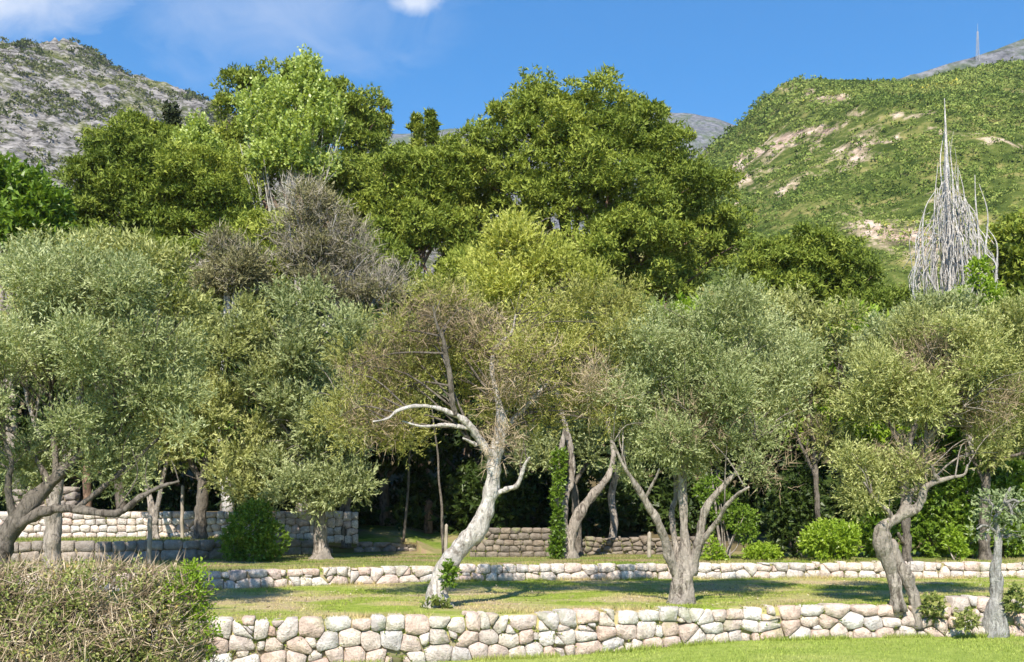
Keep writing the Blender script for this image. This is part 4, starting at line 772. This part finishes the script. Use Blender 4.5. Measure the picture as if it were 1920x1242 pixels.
# stakes, saplings, stump
def post(name, label, cat, px, py0, py1, Y, d, seed, mat='stake', group=None, bend=.015, taper=.1):
    x = pxX(px, Y); z = float(gz(x, Y)); h = CZ-(py1-YH)/F*Y-z
    rb = random.Random(seed); bd = bend*h
    V, a, c = tube([(0, 0, -.15, d)]+[(bd*(k/6)**1.5+(rb.uniform(-1, 1)*.35*abs(bend)*h*.3 if 0 < k < 6 else 0), rb.uniform(-.02, .02)*h, h*k/6, d*(1-taper*k/6)) for k in range(1, 7)], 8, 3, .08, seed)
    o = obj(name, mesh(name, V, [a, c], smooth=True), M[mat], None, (x, Y, z)); tag(o, label, cat, group); return o
G_K = 'wooden tree stakes'
post('wooden_stake', 'pale wooden stake above the thicket before the shaded wall', 'stake', 280, 1060, 970, 31, .07, 1, group=G_K)
post('wooden_stake', 'thin stake leaning by the upper wall right of the two stemmed olive', 'stake', 341, 1010, 912, 35.5, .06, 2, group=G_K)
post('wooden_stake', 'short stake in the shade left of the many stemmed olive', 'stake', 1217, 1050, 1000, 34.5, .07, 3, group=G_K)
post('wooden_stake', 'pale stake left of the sinuous olive above the low wall', 'stake', 836, 1035, 985, 35, .06, 4, group=G_K)
post('tree_stump', 'brown standing stump in the dark gap left of the sinuous olive', 'stump', 803, 1010, 942, 41.5, .19, 5, 'bark_pine')
post('bare_tree_bole', 'reddish bare trunk behind the upper wall at far left', 'trunk', 163, 950, 800, 42.5, .17, 6, 'bark_pine')
for i, (px, Y, pt, lb) in enumerate(((756, 39, 700, 'slim sapling trunk in the shaded gap at left'), (832, 36, 760, 'slim sapling trunk beside the pale stake'), (1140, 38, 720, 'brown trunk bending right in the shade behind the ivy tree'), (1503, 38, 720, 'slim dark trunk left of the round lime bush'), (1350, 36, 880, 'thin pale trunk behind the leggy shrub'))):
    post('slim_trunk', lb, 'trunk', px, 1000, pt, Y, .055 if i != 2 else .16, 20+i, 'bark' if i in (2, 4) else 'bark_dark', 'slim trunks in the shade', bend=(.12, -.08, .22, .06, -.1)[i], taper=.6)

# ------------------------------------------------------------------ hills
def hillmat(name, rocks, greens, rock_amt, sc, strata=0):
    t = NT(name); geo = t.n('ShaderNodeNewGeometry').outputs['Position']
    gs_ = t.n('ShaderNodeMapping', {0: geo, 'Rotation': (0, strata, 0), 'Scale': (1, .6, 2.4 if strata else 1)}).outputs[0]
    n1 = t.noise(sc, 8, .62, geo); n2 = t.noise(sc*5, 6, .7, gs_); n3 = t.noise(sc*.35, 5, .6, geo)
    rk = t.ramp(n2, [(.38, rocks[0]), (.5, rocks[1]), (.62, rocks[2])]); gr = t.ramp(n2, [(.38, greens[0]), (.5, greens[1]), (.62, greens[2])])
    ra = t.n('ShaderNodeAttribute', attribute_name='rocky').outputs['Fac']
    f = t.ramp(t.math('ADD', t.math('ADD', t.math('MULTIPLY', n1, .6), t.math('MULTIPLY', n3, .4)), t.math('ADD', t.math('MULTIPLY', ra, .095), t.math('MULTIPLY', t.math('SUBTRACT', n2, .5), .35))), [(rock_amt-.04, (0, 0, 0)), (rock_amt+.05, (1, 1, 1))])
    return t.finish(t.mix(f, gr, rk), 1, t.math('ADD', n2, n1), .9, 1/sc*.06, 0)
M['hill_rock'] = hillmat('rocky_slope', [(.05, .047, .044), (.20, .188, .182), (.35, .33, .32)], [(.06, .075, .025), (.12, .13, .045), (.22, .21, .09)], .45, .05, .9)
M['hill_green'] = hillmat('scrub_slope', [(.20, .14, .11), (.40, .29, .23), (.56, .45, .38)], [(.035, .055, .012), (.09, .115, .028), (.22, .20, .075)], .60, .03)
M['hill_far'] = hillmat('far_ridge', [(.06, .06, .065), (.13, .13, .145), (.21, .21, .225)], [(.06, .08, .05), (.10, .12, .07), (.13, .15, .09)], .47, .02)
def hill(name, Y0, Y1, yback, ridge, z0, step, mat, rough, seed, xr, shape=1.0, stretch=1.0, craggy=0, patch=None):
    """slope from (Y0,z0) up to a skyline at depth Y1; ridge: list of (px,py) of the skyline."""
    rx = np.array([pxX(a, Y1) for a, b in ridge]); rz = np.array([CZ+(YH-b)/F*Y1 for a, b in ridge])
    xs = np.arange(xr[0], xr[1]+step, step); ys = np.r_[np.arange(Y0, Y1, step*1.15*stretch), np.linspace(Y1, yback, 8)]
    X, Yg = np.meshgrid(xs, ys); R = np.interp(X, rx, rz); tt = np.clip((Yg-Y0)/(Y1-Y0), 0, 1)**shape
    back = np.clip((Yg-Y1)/(yback-Y1), 0, 1); Z = z0+(R-z0)*tt-back*(R-z0)*.8
    q = np.stack([X, Yg, Z*.6], -1); amp = rough*np.clip(tt*6, 0, 1)*(1-.35*np.clip((tt-.8)*5, 0, 1))
    big = fbm(q/(rough*11), 5, seed, .55)-.5; rid = 1-np.abs(fbm(q/(rough*4)+9, 4, seed+9)-.5)*4
    fine = .35-np.abs(fbm(np.stack([X+Z*.5, Yg, Z*.4], -1)/(step*2.6), 4, seed+20, .65)-.5)*3.2+.6*(fbm(np.stack([X, Yg, Z], -1)/(step*1.3), 2, seed+40)-.5)
    Z = Z+amp*(big*2.2+rid*.35)+craggy*fine*np.clip(tt*6, 0, 1); V = np.stack([X, Yg-amp*.5*rid, Z], -1)
    nx = len(xs); i = (np.arange(len(ys)-1)[:, None]*nx+np.arange(nx-1)[None]).ravel()
    o = obj(name, mesh(name, V.reshape(-1, 3), np.stack([i, i+1, i+nx+1, i+nx], -1), smooth=not craggy), mat); tag(o, kind='structure')
    if patch:
        at_ = o.data.attributes.new('rocky', 'FLOAT', 'POINT'); A = V.reshape(-1, 3); at_.data.foreach_set('value', patch(960+A[:, 0]/A[:, 1]*F, YH-(A[:, 2]-CZ)/A[:, 1]*F).astype(np.float32))
    return V
rockpatch = lambda px, py: (((px-1530)/160)**2+((py-285+(px-1530)*.18)/48)**2 < 1) | (((px-1440)/60)**2+((py-345)/22)**2 < 1) | (((px-1485)/45)**2+((py-165)/26)**2 < 1) | (((px-1560)/40)**2+((py-190)/10)**2 < 1) | (((px-1840)/110)**2+((py-262-(px-1840)*.2)/12)**2 < 1) | (((px-1680)/90)**2+((py-215)/10)**2 < 1)
RH = [(600, 640), (1000, 520), (1200, 400), (1330, 290), (1380, 245), (1420, 195), (1470, 157), (1500, 146), (1530, 152), (1620, 155), (1700, 152), (1780, 138), (1860, 125), (1920, 118), (2100, 100), (2600, 160)]
VR = hill('green_hillside', 115, 420, 640, [(a, b+12) for a, b in RH], 14, 1.7, M['hill_green'], 7, 31, (-60, 330), .95, patch=rockpatch)
LH = [(-900, 300), (-500, 180), (-200, 100), (0, 88), (60, 92), (130, 88), (180, 108), (250, 145), (330, 172), (395, 202), (460, 240), (560, 300), (700, 400), (900, 520)]
VL = hill('rocky_mountainside', 170, 600, 850, LH, 10, 2.2, M['hill_rock'], 9, 32, (-460, -20), .9, craggy=7)
hill('far_ridge_right', 520, 1100, 1500, [(1200, 330), (1500, 215), (1700, 158), (1780, 135), (1850, 108), (1920, 82), (2050, 40), (2600, 120)], 30, 9, M['hill_far'], 14, 33, (130, 900))
hill('far_mountain', 900, 2400, 3200, [(300, 420), (700, 262), (820, 255), (870, 250), (1000, 235), (1180, 214), (1270, 212), (1330, 217), (1375, 234), (1450, 260), (1700, 330)], 30, 22, M['hill_far'], 24, 34, (-800, 900))
def scrub(name, label, V, n, size, nleaf, mat, seed, vis, thr=None, sc=.02, jitter=.03):
    r = np.random.default_rng(seed); A = V.reshape(-1, 3); px = 960+A[:, 0]/A[:, 1]*F; py = YH-(A[:, 2]-CZ)/A[:, 1]*F
    k = vis(px, py, A)
    if thr is not None: k &= (fbm(A*sc, 4, seed)+r.normal(0, jitter, len(A))) > thr
    idx = r.choice(np.nonzero(k)[0], n); c = A[idx]+np.c_[r.normal(0, 1, (n, 2)), np.zeros(n)]
    s = size*r.uniform(.4, 1.5, n)*(.7+.6*fbm(c*.05, 2, 3))*np.clip(c[:, 1]/380, .5, 1)*np.where(r.random(n) < .06, 1.5, 1)
    d = nrm(r.normal(0, 1, (n, nleaf, 3))); d[..., 2] = np.abs(d[..., 2])
    B = c[:, None]+d*(s[:, None, None]*np.array([1, 1, .85])*r.uniform(.55, 1, (n, nleaf, 1))); D = nrm(d+r.normal(0, .7, d.shape))
    L = np.repeat(s*.5, nleaf)
    hue = fbm(c*.03, 3, 71); tn = np.clip((r.random(n)*.5+(hue-.3)*1.35)[:, None]*.72+r.random((n, nleaf))*.3, 0, 1).ravel()
    B, D = B.reshape(-1, 3), D.reshape(-1, 3); nn = r.normal(0, 1, B.shape)+nrm(d.reshape(-1, 3))*1.6; sd_ = nrm(np.cross(D, nn)); w = L[:, None]*.5; l = L[:, None]
    Vv = np.stack([B-D*l*.5-sd_*w, B-D*l*.5+sd_*w, B+D*l*.6], 1).reshape(-1, 3)
    tag(obj(name, mesh(name, Vv, np.arange(len(Vv)).reshape(-1, 3), tn), mat), label, 'scrub', kind='stuff')
M['scrub'] = leafmat('maquis_leaf', gain=1.4, stops=[(0, (.020, .040, .010)), (.3, (.062, .098, .02)), (.6, (.140, .185, .04)), (.93, (.24, .265, .075)), (.98, (.24, .26, .08)), (1, (.38, .33, .05))], trans=.15, rough=.8, spec=.1)
M['scrub_d'] = leafmat('mountain_scrub_leaf', [(0, (.04, .06, .02)), (.5, (.09, .11, .035)), (1, (.19, .20, .08))], .1, .8, .1)
rs = np.random.default_rng(3)
def vis_r(px, py, A):
    q = (px > 1240) & (px < 2050) & (py < 640) & (A[:, 1] < 424)
    return q & ~(rockpatch(px, py) & (rs.random(len(px)) < .62))
scrub('maquis_scrub', 'dense green scrub covering the right hillside', VR, 28000, 1.15, 10, M['scrub'], 61, vis_r, .31, .05, .08)
scrub('mountain_scrub', 'dark scrub patches on the grey rocky mountainside', VL, 10000, 1.6, 9, M['scrub_d'], 62, lambda px, py, A: (px > -150) & (px < 640) & (py < 460) & (A[:, 1] < 604), .535, .035, .075)
# radio mast on the far ridge
def mast():
    Y = 1090; b = P(1833, 128, Y); tip = P(1833, 52, Y); h = tip[2]-b[2]; root = empty('radio_mast', (b[0], Y, b[2]-4)); tag(root, 'slender lattice radio mast on the far right ridge', 'mast'); w = 1.5
    for sx, sy in ((-1, -1), (1, -1), (1, 1), (-1, 1)):
        V, a, c = tube([(sx*w, sy*w, 0, .28), (sx*w*.7, sy*w*.7, h*.5, .24), (sx*w*.3, sy*w*.3, h, .2)], 5, 2, 0); obj('mast_leg', mesh('mast_leg', V, [a, c]), M['metal'], root)
    tubes = []
    for k in range(14):
        z0_, z1_ = h*k/14, h*(k+1)/14; a_, b_ = w*(1-.7*k/14), w*(1-.7*(k+1)/14); s = 1 if k % 2 else -1
        for yy in (-1, 1): tubes.append(tube([(-s*a_, yy*a_, z0_, .14), (0, yy*(a_+b_)/2, (z0_+z1_)/2, .14), (s*b_, yy*b_, z1_, .14)], 4, 1, 0))
    V, Fc = join_tubes(tubes); obj('bracing', mesh('bracing', V, Fc), M['metal'], root)
    V, a, c = tube([(0, 0, h-.5, .2), (0, 0, h+4, .16), (0, 0, h+8, .08)], 5, 2, 0); obj('antenna', mesh('antenna', V, [a, c]), M['metal'], root)
mast()

# ------------------------------------------------------------------ air
hz = NT('haze_air'); vol = hz.n('ShaderNodeVolumePrincipled', {'Color': (.80, .88, 1, 1), 'Density': .00010, 'Anisotropy': .2}); hz.t.links.new(vol.outputs[0], hz.out.inputs['Volume'])
x0, x1, y0, y1, za, zb = -1500, 1500, -60, 3400, -2.4, 1150
hv = np.array([(x, y, z) for z in (za, zb) for y in (y0, y1) for x in (x0, x1)], float)
tag(obj('haze', mesh('haze', hv, np.array([(0, 2, 3, 1), (4, 5, 7, 6), (0, 1, 5, 4), (2, 6, 7, 3), (0, 4, 6, 2), (1, 3, 7, 5)])), hz.m), kind='stuff')
